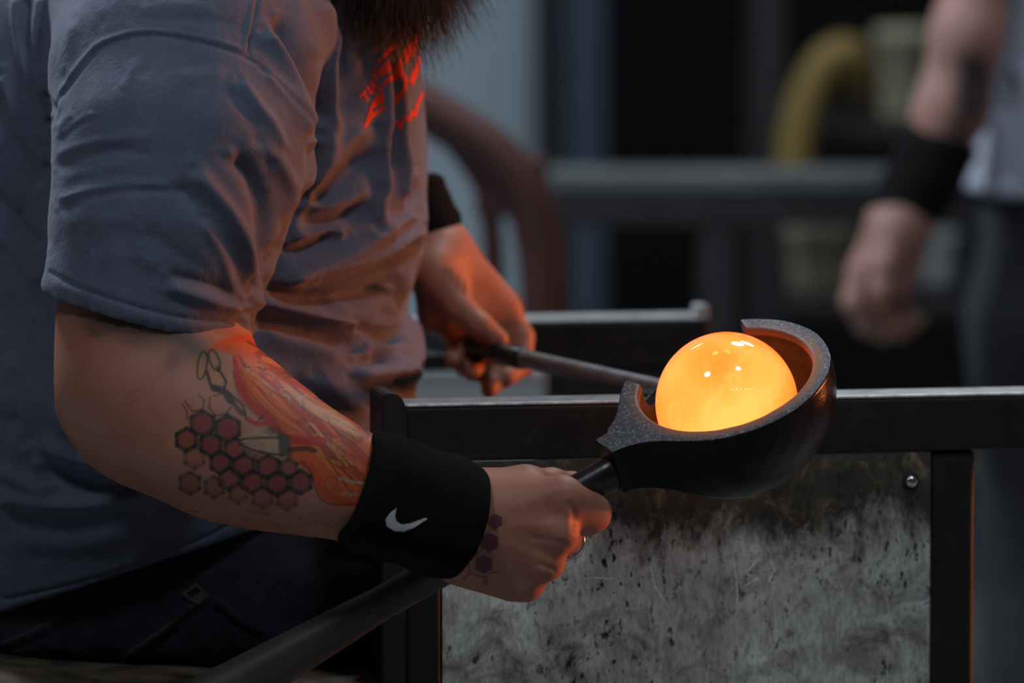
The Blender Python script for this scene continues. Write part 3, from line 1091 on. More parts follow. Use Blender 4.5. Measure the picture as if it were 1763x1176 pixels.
# folds: strokes seen on the cloth (photo px), height in metres, width in px
K = 0.001
folds = [
    # sleeve, fanning creases at the back of the arm
    ([(90, 270), (143, 249), (200, 239), (270, 234)], 2.2 * K, 10), ([(90, 292), (143, 268), (205, 259), (270, 268)], -2.0 * K, 9),
    ([(93, 348), (143, 329), (214, 318), (300, 318)], 2.2 * K, 9), ([(93, 360), (152, 340), (229, 328), (333, 331)], -2.0 * K, 9),
    ([(95, 229), (110, 208), (126, 188)], 1.6 * K, 7), ([(96, 250), (125, 220), (160, 198)], -1.6 * K, 7), ([(100, 240), (130, 212), (170, 190)], 1.4 * K, 7),
    ([(100, 312), (160, 290), (230, 285)], 1.2 * K, 9), ([(92, 390), (150, 378), (240, 380)], 1.0 * K, 14), ([(230, 95), (225, 125), (210, 160)], 1.4 * K, 9), ([(262, 80), (255, 110), (240, 140)], -1.2 * K, 9),
    ([(300, 140), (350, 130), (400, 120)], 1.2 * K, 12),
    ([(150, 420), (230, 400), (300, 420)], -1.0 * K, 14), ([(140, 450), (220, 440), (300, 470)], 0.9 * K, 14),
    # sleeve front, drawn diagonally
    ([(410, 135), (445, 185), (470, 215), (492, 265)], 2.6 * K, 9), ([(395, 145), (430, 205), (455, 255), (470, 300)], -1.6 * K, 11),
    ([(330, 290), (365, 330), (400, 375), (430, 430), (446, 495)], 4.4 * K, 12), ([(395, 262), (435, 310), (456, 375), (453, 450), (438, 520)], -5.0 * K, 14),
    ([(440, 240), (482, 285), (502, 330), (492, 385)], 3.2 * K, 12), ([(295, 305), (350, 370), (390, 440), (415, 515)], -2.2 * K, 13),
    ([(345, 375), (385, 440), (412, 525)], 2.6 * K, 10), ([(280, 490), (350, 514), (425, 537)], 2.8 * K, 9), ([(280, 470), (350, 489), (425, 512)], -2.2 * K, 10),
    ([(452, 118), (500, 170), (536, 238)], 2.4 * K, 9), ([(240, 395), (320, 445), (395, 500)], -2.0 * K, 15), ([(225, 430), (300, 475), (385, 528)], 1.5 * K, 13),
    # back, left of the arm
    ([(27, -10), (33, 71), (52, 138), (86, 212)], 4.2 * K, 9), ([(44, -10), (46, 66), (66, 140), (92, 200)], -4.5 * K, 9), ([(73, -10), (63, 62), (60, 110), (80, 170)], 4.6 * K, 9),
    ([(0, 124), (29, 200), (86, 290)], 3.6 * K, 9), ([(-10, 160), (20, 240), (75, 330)], -3.6 * K, 12), ([(-10, 276), (14, 318), (40, 372)], 3.0 * K, 9), ([(-10, 395), (40, 450), (72, 500)], 3.0 * K, 12), ([(-10, 330), (50, 400), (80, 430)], -3.0 * K, 12),
    ([(0, 470), (30, 540), (60, 560)], 2.2 * K, 16), ([(130, 30), (115, 90), (112, 140)], 3.0 * K, 12), ([(180, 15), (170, 50), (160, 78)], -1.8 * K, 12), ([(230, 20), (300, 10), (380, 18)], 2.0 * K, 12), ([(250, 36), (330, 34), (410, 40)], -1.6 * K, 9),
    ([(210, 45), (300, 46), (400, 66)], 1.2 * K, 8),
    # chest
    ([(539, -10), (559, 61), (567, 135), (571, 196), (551, 278), (520, 345)], 7.5 * K, 13), ([(585, 20), (588, 90), (590, 160), (580, 220)], -6.0 * K, 16),
    ([(449, 49), (482, 94), (514, 155), (542, 229)], 5.0 * K, 11), ([(475, 20), (505, 90), (530, 150), (553, 220)], -6.5 * K, 11), ([(500, -10), (530, 60), (545, 110)], 3.0 * K, 10),
    ([(634, 60), (651, 122), (660, 184), (661, 253), (654, 327), (640, 395)], 7.0 * K, 10), ([(668, 95), (671, 163), (672, 237), (672, 300)], -6.5 * K, 8),
    ([(674, 90), (684, 163), (687, 237), (694, 286), (690, 350)], 6.0 * K, 7), ([(615, 110), (612, 170), (600, 215)], -3.0 * K, 14),
    ([(640, 215), (592, 247), (556, 310)], 5.0 * K, 13), ([(648, 250), (615, 285), (560, 330), (520, 350)], -6.5 * K, 17), ([(645, 322), (590, 350), (530, 362)], 3.5 * K, 10), ([(640, 350), (584, 376), (505, 385)], -6.0 * K, 15),
    ([(690, 365), (645, 406), (584, 443), (473, 480)], 7.0 * K, 13), ([(590, 402), (530, 424), (478, 436)], -6.0 * K, 9), ([(610, 385), (560, 400), (500, 412)], 3.0 * K, 10),
    ([(715, 300), (705, 350), (668, 400)], -3.0 * K, 12), ([(722, 365), (700, 372), (670, 392)], 5.0 * K, 10),
    ([(733, 390), (674, 425), (610, 459), (532, 477), (460, 487)], 6.0 * K, 11), ([(720, 415), (655, 452), (590, 474), (536, 482)], -5.0 * K, 9),
    ([(449, 496), (518, 514), (610, 512), (668, 496)], -6.5 * K, 10), ([(690, 440), (690, 480), (680, 520)], 4.0 * K, 13),
    ([(430, 519), (499, 531), (564, 549), (628, 567), (680, 566)], 5.5 * K, 11), ([(560, 525), (620, 540), (660, 540)], 3.0 * K, 12), ([(600, 560), (650, 574), (700, 580)], -7.0 * K, 8),
    ([(424, 552), (518, 567), (577, 581), (640, 604)], -6.0 * K, 12), ([(440, 575), (520, 598), (600, 622)], 4.5 * K, 14), ([(640, 590), (660, 612), (640, 625)], -4.0 * K, 10),
    ([(596, 650), (655, 640), (729, 630)], 6.0 * K, 11), ([(590, 628), (640, 622), (690, 615)], -4.0 * K, 9), ([(690, 640), (690, 665), (683, 690)], -5.0 * K, 8), ([(712, 650), (710, 680), (700, 700)], 4.0 * K, 8),
    ([(480, 640), (540, 690), (580, 730)], -4.0 * K, 20), ([(540, 640), (600, 690), (640, 700)], 4.0 * K, 14), ([(700, 540), (716, 565), (722, 600)], 3.0 * K, 12),
    # lower back, in the shade under the arm
    ([(0, 600), (60, 660), (140, 770)], 3.5 * K, 18), ([(40, 760), (140, 790), (250, 810)], 4.5 * K, 14), ([(60, 800), (160, 835), (260, 838)], -4.5 * K, 14), ([(-10, 855), (120, 868), (290, 846)], 4.0 * K, 12),
    ([(0, 920), (120, 935), (260, 905)], 2.0 * K, 20), ([(-10, 700), (30, 740), (90, 800)], -4.0 * K, 16), ([(-10, 800), (40, 830), (100, 850)], 3.0 * K, 12),
    # seams: armhole, shoulder, stitch lines
    ([(86, 212), (97, 180), (110, 157), (157, 95), (190, 74), (238, 62), (286, 63), (357, 76), (419, 95), (452, 117), (480, 146), (514, 192), (541, 237)], -1.7 * K, 3.6),
    ([(92, 200), (112, 145), (157, 86), (190, 66), (238, 54), (286, 55), (357, 67), (421, 86)], 1.3 * K, 5),
    ([(541, 240), (533, 296), (510, 366), (480, 440), (452, 490)], -4.0 * K, 8), ([(446, -10), (438, 40), (427, 96)], -1.6 * K, 3.5), ([(437, -10), (429, 40), (420, 92)], 1.0 * K, 3.5),
    ([(80, 466), (130, 492), (220, 524), (320, 548), (425, 556)], -1.3 * K, 3.5), ([(77, 482), (130, 506), (220, 535), (320, 560), (420, 570)], 0.8 * K, 8),
    ([(0, 1028), (20, 1030), (100, 1012), (200, 985), (330, 935), (420, 893)], -1.6 * K, 3.5),
]
def fold_gain(p_, a_, w_):
    if w_ <= 6: return p_, a_, w_
    xm = sum(q_[0] for q_ in p_) / len(p_); ym = sum(q_[1] for q_ in p_) / len(p_)
    if xm > 455 and ym < 720: return p_, a_ * 1.55, w_ * 1.18          # chest and belly
    if xm > 330 and ym < 560: return p_, a_ * 1.5, w_ * 1.12           # front of the sleeve
    if ym > 580: return p_, a_ * 1.6, w_ * 1.2
    return p_, a_ * (0.6 if xm > 90 else 1.0), w_ * 0.95


folds = [fold_gain(*f_) for f_ in folds]
sculpt(me, folds)
V = get_co(me); N = get_no(me)
set_co(me, V + N * (wob(V, 45, 11) * 0.0022 + wob(V, 120, 12) * 0.0006)[:, None])
shirt = link('t_shirt', me, M['shirt'], worker)

# print on the chest (traced marks), laid on the cloth
def z2(pts): return [(580 + x / 4.705, y / 4.705) for x, y in pts]
polys = [z2(p) for p in (
    [(320, 500), (470, 335), (490, 350), (475, 400), (420, 440), (330, 528)],
    [(332, 570), (425, 465), (442, 572), (355, 632)], [(365, 668), (450, 598), (456, 642), (375, 698)],
    [(450, 575), (512, 465), (530, 570), (568, 640), (566, 720), (470, 872), (468, 790), (536, 722), (540, 655), (515, 615), (460, 678)],
    [(528, 430), (640, 265), (662, 300), (640, 405), (550, 522)], [(583, 640), (640, 520), (660, 400), (684, 405), (668, 560), (605, 702)],
    [(318, 760), (368, 685), (372, 716), (326, 772)], [(290, 832), (375, 740), (386, 832), (300, 884)], [(284, 918), (390, 850), (392, 886), (286, 955)],
    [(212, 1052), (248, 930), (268, 860), (330, 756), (345, 774), (290, 868), (286, 955), (242, 1020)],
    [(290, 405), (325, 372), (330, 385), (300, 420)], [(305, 430), (345, 392), (350, 405), (312, 445)],
    [(178, 772), (232, 724), (242, 744), (190, 796)], [(202, 758), (218, 745), (257, 812), (243, 828)],
    [(232, 702), (248, 690), (276, 742), (290, 732), (262, 676), (278, 664), (312, 736), (282, 772), (262, 760)],
    [(268, 652), (284, 640), (314, 696), (336, 680), (346, 698), (312, 722)],
    [(280, 600), (300, 545), (316, 556), (322, 575), (302, 585), (296, 604), (322, 596), (334, 622), (322, 662), (306, 668), (304, 650), (316, 642), (312, 624), (290, 632)])]
wave = z2([(482, 985), (515, 1042), (550, 948), (585, 975), (605, 908), (630, 936), (648, 848), (690, 758)])


def in_print(x, y):
    r = np.zeros(x.shape, bool)
    for p in polys:
        r |= in_poly(x, y, p)
    return r | (seg_dist(x, y, wave) < 2.6)


drape('chest_print', shirt, in_print, 612, 732, 52, 228, 1.0, 0.0005, M['print'], shirt)['label'] = 'red printed lettering and stripes on the chest'

# --- body: right arm and hand (fine), left arm and hand, head and trunk, joined into one mesh
ra = SDF(P(60, 1070, -0.2) - (0, 0, 0.0), P(1090, 430, 0.05), 0.00178)
fa = [((268, 400, -0.008), 152), ((262, 560, -0.014), 152), ((266, 655, -0.022), 154), ((330, 715, -0.042), 140), ((405, 757, -0.066), 132), ((490, 795, -0.090), 106), ((575, 826, -0.106), 82), ((660, 858, -0.106), 66), ((745, 890, -0.100), 60), ((810, 908, -0.100), 62)]
HS = 0.018
for (a, r0), (b, r1) in zip(fa[:-1], fa[1:]):
    sqz = None
    if a[0] > 480: sqz = ((0.1, 1, 0), 1.22)
    ra.add(cone(Q(*a), Q(*b), r0 * S, r1 * S, sqz), 0.022)
ra.add(cone(Q(190, 690, 0.0), Q(230, 730, -0.01), 62 * S, 70 * S), 0.04)          # point of the elbow
def QH(x, y, Y, e=0.0): return P(x, y, Y + HS + e)


# palm: four metacarpals fanning from the wrist, the thumb's base on top
mcp = [(964, 852, -0.138), (962, 912, -0.142), (940, 966, -0.137), (905, 1004, -0.127)]
wr = [(815, 880, -0.124), (812, 900, -0.126), (808, 925, -0.124), (802, 945, -0.120)]
for m_, w_, r1 in zip(mcp, wr, (33, 31, 29, 27)):
    ra.add(cone(QH(*w_), QH(*m_), 46 * S, r1 * S), 0.014)
ra.add(cone(QH(800, 960, -0.116), QH(880, 1000, -0.118), 44 * S, 30 * S), 0.016)
ra.add(cone(QH(800, 862, -0.112), QH(905, 842, -0.112), 52 * S, 38 * S), 0.016)     # thumb base
ra.add(cone(QH(905, 838, -0.108), QH(950, 832, -0.094), 31 * S, 24 * S), 0.010)
ra.add(cone(QH(950, 832, -0.094), QH(985, 834, -0.080), 24 * S, 21 * S), 0.006)
ra.add(cone(QH(985, 834, -0.080), QH(1012, 846, -0.076), 21 * S, 18 * S), 0.004)
# fingers, each folded round the far side of the handle
fingers = [
    [(974, 860, -0.138), (1016, 884, -0.120), (1004, 900, -0.094), (962, 884, -0.086)],
    [(962, 918, -0.142), (972, 929, -0.113), (955, 918, -0.089), (918, 893, -0.086)],
    [(940, 968, -0.137), (946, 972, -0.110), (920, 952, -0.088), (890, 924, -0.086)],
    [(906, 1005, -0.127), (914, 1006, -0.104), (888, 984, -0.087), (862, 956, -0.086)]]
frad = [(34, 35, 24, 20), (31, 27, 24, 20), (28, 25, 22, 19), (26, 23, 20, 17)]
for fg, rr_ in zip(fingers, frad):
    for i in range(3):
        ra.add(cone(QH(*fg[i], (0, 0.008, 0.012, 0.012)[i]), QH(*fg[i + 1], (0, 0.008, 0.012, 0.012)[i + 1]), rr_[i] * S, rr_[i + 1] * S), 0.007 if i == 0 else 0.003)
ra.cut((half(Q(268, 440, 0), (0, 0, -1))[0], None, None))
me_r = subdivided(ra.mesh('arm'), 1)
del ra
strokes = [
    ([(905, 923), (950, 931), (985, 942)], -0.8 * K, 6), ([(975, 858), (988, 880), (992, 912)], -1.6 * K, 7), ([(920, 968), (945, 978), (965, 985)], -1.0 * K, 6),
    ([(870, 880), (920, 862), (962, 852)], 0.4 * K, 9), ([(865, 905), (920, 905), (962, 908)], 0.45 * K, 8), ([(860, 930), (905, 950), (940, 965)], 0.4 * K, 8), ([(850, 960), (880, 985), (905, 1003)], 0.3 * K, 8),
    ([(880, 893), (930, 885)], -0.15 * K, 10), ([(880, 932), (920, 940)], -0.15 * K, 10), ([(868, 965), (900, 980)], -0.15 * K, 10),
    ([(410, 640), (480, 720), (600, 800)], 1.2 * K, 22), ([(250, 760), (340, 820), (470, 880)], 1.2 * K, 24), ([(330, 690), (420, 770), (560, 850)], -0.8 * K, 24),
    ([(224, 670), (236, 690)], -0.4 * K, 9)]
sculpt(me_r, strokes)

# tattoo inks as a drawing over the outer arm: colour + cover
TX0, TY0, TX1, TY1 = 60, 500, 900, 1060
gx_, gy_ = np.meshgrid(np.arange(TX0, TX1 + 1.0), np.arange(TY0, TY1 + 1.0), indexing='ij')
ink = np.zeros(gx_.shape + (4,))


def lay(mask, col, a=1.0, win=None):
    sub = ink[win] if win else ink
    m = np.clip(mask, 0, 1)[..., None] * a
    A = sub[..., 3:4]
    out = m + A * (1 - m)
    sub[..., :3] = np.where(out > 1e-6, (np.array(col) * m + sub[..., :3] * A * (1 - m)) / np.maximum(out, 1e-6), sub[..., :3])
    sub[..., 3:4] = out


def window(x0, x1, y0, y1):
    nx, ny = gx_.shape
    i0, i1 = int(min(max(x0 - TX0, 0), nx)), int(max(min(x1 - TX0 + 1, nx), 0)); j0, j1 = int(min(max(y0 - TY0, 0), ny)), int(max(min(y1 - TY0 + 1, ny), 0))
    return slice(i0, i1), slice(j0, j1)


def stroke(pts, w, col, a=0.9, n=40):
    p = spline(np.array(pts, float), n) if len(pts) > 2 else np.array(pts, float)
    wn = window(p[:, 0].min() - 3 - w, p[:, 0].max() + 3 + w, p[:, 1].min() - 3 - w, p[:, 1].max() + 3 + w)
    if gx_[wn].size == 0: return
    d = seg_dist(gx_[wn], gy_[wn], p)
    lay(np.clip((w / 2 + 0.8 - d) / 1.6, 0, 1), col, a, wn)


def fill(pts, col, a=0.9, soft=3.0):
    p = np.array(pts, float)
    wn = window(p[:, 0].min() - 5, p[:, 0].max() + 5, p[:, 1].min() - 5, p[:, 1].max() + 5)
    m = in_poly(gx_[wn], gy_[wn], pts)
    d = seg_dist(gx_[wn], gy_[wn], list(pts) + [pts[0]])
    lay(np.where(m, np.clip(0.5 + d / soft / 2, 0, 1), np.clip(0.5 - d / soft / 2, 0, 1)), col, a, wn)


def blot(cx, cy, rx, ry, col, a, rot=0.0):
    R = 2.6 * max(rx, ry)
    wn = window(cx - R, cx + R, cy - R, cy + R)
    x, y = gx_[wn] - cx, gy_[wn] - cy
    u = x * math.cos(rot) + y * math.sin(rot); v = -x * math.sin(rot) + y * math.cos(rot)
    lay(np.exp(-((u / rx) ** 2 + (v / ry) ** 2)), col, a, wn)


GRN = (0.020, 0.025, 0.024); MAR = (0.22, 0.034, 0.045); ORG = (0.55, 0.095, 0.022); RED = (0.42, 0.026, 0.018); AMB = (0.58, 0.20, 0.06)
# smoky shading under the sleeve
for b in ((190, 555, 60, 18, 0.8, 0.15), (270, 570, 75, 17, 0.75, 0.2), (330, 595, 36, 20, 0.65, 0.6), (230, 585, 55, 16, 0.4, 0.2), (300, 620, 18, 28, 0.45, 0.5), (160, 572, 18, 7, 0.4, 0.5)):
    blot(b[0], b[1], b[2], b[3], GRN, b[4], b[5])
# flames along the top of the forearm
flame = [(356, 600), (376, 586), (401, 578), (430, 575), (470, 600), (530, 650), (600, 700), (660, 745), (660, 860), (621, 868), (580, 874), (549, 854), (533, 815), (520, 797), (500, 790), (485, 750), (468, 722), (440, 702), (421, 684), (412, 640), (402, 612), (380, 603)]
fill(flame, ORG, 0.92)
rng_f = np.random.default_rng(5)
for i in range(15):
    o_ = -1 + 2 * (i + 0.5) / 15
    u0, u1 = rng_f.uniform(0.0, 0.25), rng_f.uniform(0.75, 1.0)
    ph = rng_f.uniform(0, 6.28)
    pts_ = []
    for u in np.linspace(u0, u1, 7):
        wdt = 16 + 50 * u
        off = o_ * wdt + 7 * math.sin(ph + 7.5 * u)
        pts_.append((412 + 232 * u + off * 0.60, 604 + 196 * u - off * 0.80))
    col = [(0.60, 0.17, 0.04), RED, (0.62, 0.12, 0.02), (0.34, 0.05, 0.02), AMB][i % 5]
    w_ = rng_f.uniform(6, 11)
    stroke(pts_, w_, col, 0.85)
    stroke([(x + w_ * 0.36, y - w_ * 0.5) for x, y in pts_], 2.6, (0.055, 0.022, 0.016), 0.8)
for i in range(34):
    u = rng_f.uniform(0.1, 0.95); v = rng_f.uniform(-1, 0.6)
    cx = 412 + 232 * u + v * (16 + 50 * u) * 0.6; cy = 604 + 196 * u - v * (16 + 50 * u) * 0.8
    if not in_poly(np.array([cx]), np.array([cy]), flame)[0]: continue
    L_ = rng_f.uniform(10, 22); an = 0.72 + rng_f.normal() * 0.5
    stroke([(cx, cy), (cx + L_ * 0.5 * math.cos(an) + 3, cy + L_ * 0.5 * math.sin(an) - 2), (cx + L_ * math.cos(an), cy + L_ * math.sin(an))], 2.4, [(0.05, 0.03, 0.02), (0.5, 0.28, 0.13)][i % 2], 0.7)
stroke([(408, 618), (411, 650), (424, 685), (452, 712), (470, 728), (486, 752), (520, 758), (556, 760)], 15, RED, 0.95)
stroke([(403, 606), (412, 625), (420, 655), (438, 690)], 5, ORG, 0.9)
stroke([(400, 640), (414, 688), (450, 722), (478, 752), (500, 764)], 2.0, GRN, 0.7)
stroke([(414, 632), (426, 668), (452, 700), (490, 730), (530, 750)], 1.8, GRN, 0.65)
stroke([(428, 600), (440, 640), (470, 690), (510, 720)], 8, ORG, 0.8)
stroke([(520, 797), (540, 812), (560, 850), (600, 866)], 12, (0.5, 0.07, 0.03), 0.9)
stroke([(519, 795), (536, 815), (546, 850), (570, 868), (612, 868)], 2.2, GRN, 0.85)
stroke([(545, 800), (575, 820), (590, 850)], 10, ORG, 0.85)
for e in ((586, 780, 8, 14, 0.4), (600, 756, 12, 9, 0.9), (565, 775, 7, 16, -0.2), (570, 832, 10, 14, 0.2)):
    th = np.linspace(0, 2 * math.pi, 24)
    pts_ = [(e[0] + e[2] * math.cos(t) * math.cos(e[4]) - e[3] * math.sin(t) * math.sin(e[4]), e[1] + e[2] * math.cos(t) * math.sin(e[4]) + e[3] * math.sin(t) * math.cos(e[4])) for t in th]
    stroke(pts_, 2.2, (0.09, 0.075, 0.06), 0.75, 60)
stroke([(585, 824), (610, 830), (640, 832)], 5, (0.36, 0.30, 0.24), 0.8); stroke([(590, 850), (616, 852), (640, 856)], 5, (0.32, 0.27, 0.2), 0.7)
stroke([(590, 824), (596, 840), (610, 852)], 2, GRN, 0.6); stroke([(610, 780), (626, 800), (642, 810)], 2, GRN, 0.6); stroke([(560, 790), (590, 810), (612, 830)], 2, GRN, 0.6)
# comb cells
cells = [(348, 729, 19, 1.0), (392, 738, 20, 1.0), (321, 757, 16.5, 1.0), (363, 766, 17, 1.0), (404, 774, 16, 0.95), (335, 788, 16, 0.55), (380, 797, 16, 0.95), (419, 803, 18, 1.0), (462, 804, 18, 1.0), (497, 806, 13, 0.8), (327, 832, 16, 0.75), (369, 839, 15, 0.6), (395, 825, 17, 0.75), (434, 830, 17, 0.9), (477, 833, 18, 1.0), (518, 830, 17, 0.95), (410, 849, 15, 0.5), (452, 856, 16, 0.55), (494, 859, 16, 0.55), (440, 772, 12, 0.5)]
for cx, cy, r, a in cells:
    hx = [(cx + r * math.cos(math.pi / 6 + i * math.pi / 3), cy + r * math.sin(math.pi / 6 + i * math.pi / 3)) for i in range(6)]
    fill(hx, MAR if cx > 340 else (0.30, 0.06, 0.035), 0.85 * a)
    h2 = [(cx + (r + 2.5) * math.cos(math.pi / 6 + i * math.pi / 3), cy + (r + 2.5) * math.sin(math.pi / 6 + i * math.pi / 3)) for i in range(7)]
    for p0, p1 in zip(h2[:-1], h2[1:]):
        stroke([p0, p1], 7.5, GRN, 0.8 * a)
for ln in ([(313, 695), (322, 708), (322, 724)], [(318, 690), (330, 708), (348, 706), (352, 690), (342, 680)], [(362, 684), (360, 702), (372, 716), (390, 712), (398, 700)], [(367, 682), (380, 678)], [(370, 716), (370, 742)]):
    for p0, p1 in zip(ln[:-1], ln[1:]): stroke([p0, p1], 2.4, GRN, 0.85)
# shears
for e in ((348, 629, 8, 24, 0.15), (369, 620, 8, 19, -0.35)):
    th = np.linspace(0, 2 * math.pi, 24)
    pts_ = [(e[0] + e[2] * math.cos(t) * math.cos(e[4]) - e[3] * math.sin(t) * math.sin(e[4]), e[1] + e[2] * math.cos(t) * math.sin(e[4]) + e[3] * math.sin(t) * math.cos(e[4])) for t in th]
    stroke(pts_, 3.4, GRN, 0.85, 60)
stroke([(356, 640), (364, 664), (376, 672)], 6, GRN, 0.85); stroke([(374, 632), (388, 655), (386, 668)], 5, GRN, 0.85); stroke([(368, 668), (386, 674), (396, 690)], 12, GRN, 0.85)
stroke([(394, 676), (414, 694), (420, 704), (424, 722)], 4, GRN, 0.8); stroke([(400, 690), (412, 708), (420, 712)], 9, GRN, 0.75); stroke([(424, 722), (440, 728), (452, 716)], 3, GRN, 0.7)
stroke([(428, 722), (442, 730), (460, 728)], 8, RED, 0.8)
# torch
fill([(414, 752), (440, 738), (478, 742), (500, 756), (498, 788), (450, 778), (418, 770)], (0.42, 0.30, 0.20), 0.6)
stroke([(410, 757), (440, 754), (480, 754)], 4, GRN, 0.85); stroke([(412, 764), (440, 776), (486, 784)], 3.6, GRN, 0.85)
fill([(478, 742), (500, 752), (502, 788), (480, 786)], GRN, 0.8); stroke([(500, 774), (525, 772), (542, 776)], 9, GRN, 0.8); blot(470, 742, 18, 8, GRN, 0.6)
blot(226, 690, 10, 14, (0.30, 0.10, 0.10), 0.5); blot(215, 680, 40, 30, (0.36, 0.16, 0.12), 0.25)
# golden specks at the lower border of the forearm
for i in range(26):
    cx = rng_f.uniform(300, 590); cy = 850 + (cx - 300) * 0.17 + rng_f.uniform(-4, 26)
    stroke([(cx, cy), (cx + rng_f.uniform(8, 26), cy + rng_f.uniform(2, 8))], 3, [(0.26, 0.14, 0.04), (0.20, 0.10, 0.05), (0.3, 0.09, 0.04)][i % 3], 0.55)
# hand: three comb cells at the wrist
for cx, cy, r in ((843, 934, 19.5), (833, 971, 19.5), (809, 946, 19), (853, 898, 16)):
    hx = [(cx + r * math.cos(math.pi / 6 + i * math.pi / 3), cy + r * math.sin(math.pi / 6 + i * math.pi / 3)) for i in range(6)]
    fill(hx, (0.11, 0.03, 0.045), 0.95)
    for p0, p1 in zip(hx, hx[1:] + hx[:1]): stroke([p0, p1], 3.0, (0.40, 0.24, 0.17), 0.8)
for ln in ([(838, 893), (844, 911), (858, 914)], [(844, 912), (828, 928), (829, 946)], [(829, 948), (812, 964)], [(829, 948), (848, 955)], [(806, 968), (808, 988), (798, 998)], [(812, 988), (834, 994), (846, 986), (858, 984)], [(833, 994), (832, 1010)], [(838, 994), (838, 1008)]):
    for p0, p1 in zip(ln[:-1], ln[1:]): stroke([p0, p1], 2.0, GRN, 0.85)


def paint(me, V, extra=None):
    fc, _ = facing(me, V)
    x, y = proj(V)
    i = np.clip(x - TX0, 0, ink.shape[0] - 1.001); j = np.clip(y - TY0, 0, ink.shape[1] - 1.001)
    i0, j0 = i.astype(int), j.astype(int); fi, fj = (i - i0)[:, None], (j - j0)[:, None]
    pm = ink.copy(); pm[..., :3] *= pm[..., 3:4]
    c = pm[i0, j0] * (1 - fi) * (1 - fj) + pm[i0 + 1, j0] * fi * (1 - fj) + pm[i0, j0 + 1] * (1 - fi) * fj + pm[i0 + 1, j0 + 1] * fi * fj
    ok = (x > TX0) & (x < TX1) & (y > TY0) & (y < TY1) & (fc > -0.1)
    c[..., :3] /= np.maximum(c[..., 3:4], 1e-4)
    c[~ok] = 0
    return c.astype(np.float32)


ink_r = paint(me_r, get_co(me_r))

# left arm and hand on the pipe
la = SDF(P(520, 720, 0.27), P(960, 150, 0.58), 0.0024)
LY = 0.425


def pipe_at(px):
    """depth of the pipe where the photograph shows it at column px"""
    ts = np.linspace(0.1, 1.2, 400)
    pp = GB + pd * ts[:, None]
    x, y = proj(pp)
    i = int(np.argmin(np.abs(x - px)))
    return pp[i], y[i]


pc, pyy = pipe_at(835)
PY = pc[1]
for a, b, r0, r1 in (((560, 210, 0.52), (640, 300, 0.49), 52, 48), ((640, 300, 0.49), (735, 395, PY + 0.04), 48, 36), ((735, 395, PY + 0.04), (764, 440, PY + 0.032), 36, 36)):
    la.add(cone(Q(*a), Q(*b), r0 * 4.35e-4 * 1.12, r1 * 4.35e-4 * 1.12), 0.02)
c4 = 4.45e-4
h = lambda x, y, dz: Q(x, y, PY + dz)
for a, b, r0, r1, k in (
        (h(765, 440, 0.03), h(868, 530, 0.035), 46, 30, 0.014), (h(760, 440, 0.03), h(835, 535, 0.03), 46, 32, 0.014), (h(755, 450, 0.02), h(795, 540, 0.018), 44, 34, 0.014), (h(750, 455, 0.012), h(752, 540, 0.01), 38, 34, 0.014),
        (h(745, 470, -0.002), h(790, 530, -0.014), 38, 25, 0.012),                                             # thumb base
        (h(790, 530, -0.014), h(828, 562, -0.021), 24, 21, 0.006), (h(828, 562, -0.021), h(858, 585, -0.021), 21, 18, 0.004),   # thumb over the pipe
        (h(868, 530, 0.035), h(898, 580, 0.030), 24, 21, 0.006), (h(898, 580, 0.030), h(900, 628, 0.018), 21, 19, 0.004), (h(900, 628, 0.018), h(872, 650, 0.0), 19, 17, 0.003),
        (h(840, 540, 0.03), h(870, 600, 0.032), 24, 21, 0.006), (h(870, 600, 0.032), h(866, 648, 0.018), 21, 19, 0.004), (h(866, 648, 0.018), h(846, 662, -0.004), 19, 16, 0.003), (h(846, 662, -0.004), h(842, 672, -0.01), 16, 14, 0.003),
        (h(800, 545, 0.02), h(835, 600, 0.03), 24, 21, 0.006), (h(835, 600, 0.03), h(838, 642, 0.012), 21, 18, 0.004), (h(838, 642, 0.012), h(812, 640, -0.008), 18, 16, 0.003),
        (h(760, 545, 0.01), h(795, 600, 0.028), 22, 19, 0.006), (h(795, 600, 0.028), h(800, 630, 0.01), 19, 17, 0.004), (h(800, 630, 0.01), h(778, 618, -0.012), 17, 15, 0.003)):
    la.add(cone(a, b, r0 * c4, r1 * c4), k)
me_l = la.mesh('arm_left')
del la
V = get_co(me_l)
x, y = proj(V)
fc, _ = facing(me_l, V)
ink_l = np.zeros((len(V), 4), np.float32)
d = seg_dist(x, y, [(770, 467), (782, 478), (798, 498)])
ink_l[:, :3] = (0.012, 0.02, 0.02)
ink_l[:, 3] = np.clip((11 - d) / 4, 0, 1) * 0.95 * (fc > 0) * (0.6 + 0.4 * np.sin(x * 0.6))

# trunk, neck and head (coarse: clothed or above the frame)
bo = SDF((P(-330, 0, 0)[0], -0.02, P(0, 1100, 0)[2] - 0.02), (P(830, 0, 0)[0], 0.60, P(0, -760, 0)[2]), 0.0075)
tb = torso_fn(-0.028)
bo.add(inter((tb[0], None, None), half((0, 0, P(0, 840, 0)[2]), (0, 0, -1))))
HY = 0.175
hc = Q(520, -420, HY)
E3 = np.eye(3)
bo.add(cone(Q(300, -150, TY), Q(480, -330, HY), 0.075, 0.062), 0.03)
bo.add(ellipsoid(hc + (0.0, 0, 0.04), E3, (0.103, 0.078, 0.118)), 0.02)
bo.add(ellipsoid(hc + (0.05, 0, -0.035), E3, (0.062, 0.056, 0.075)), 0.03)          # jaw
bo.add(cone(hc + (0.097, 0, 0.045), hc + (0.122, 0, 0.005), 0.010, 0.014), 0.012)   # nose
bo.add(cone(hc + (0.088, -0.04, 0.062), hc + (0.088, 0.04, 0.062), 0.014, 0.014), 0.012)  # brow
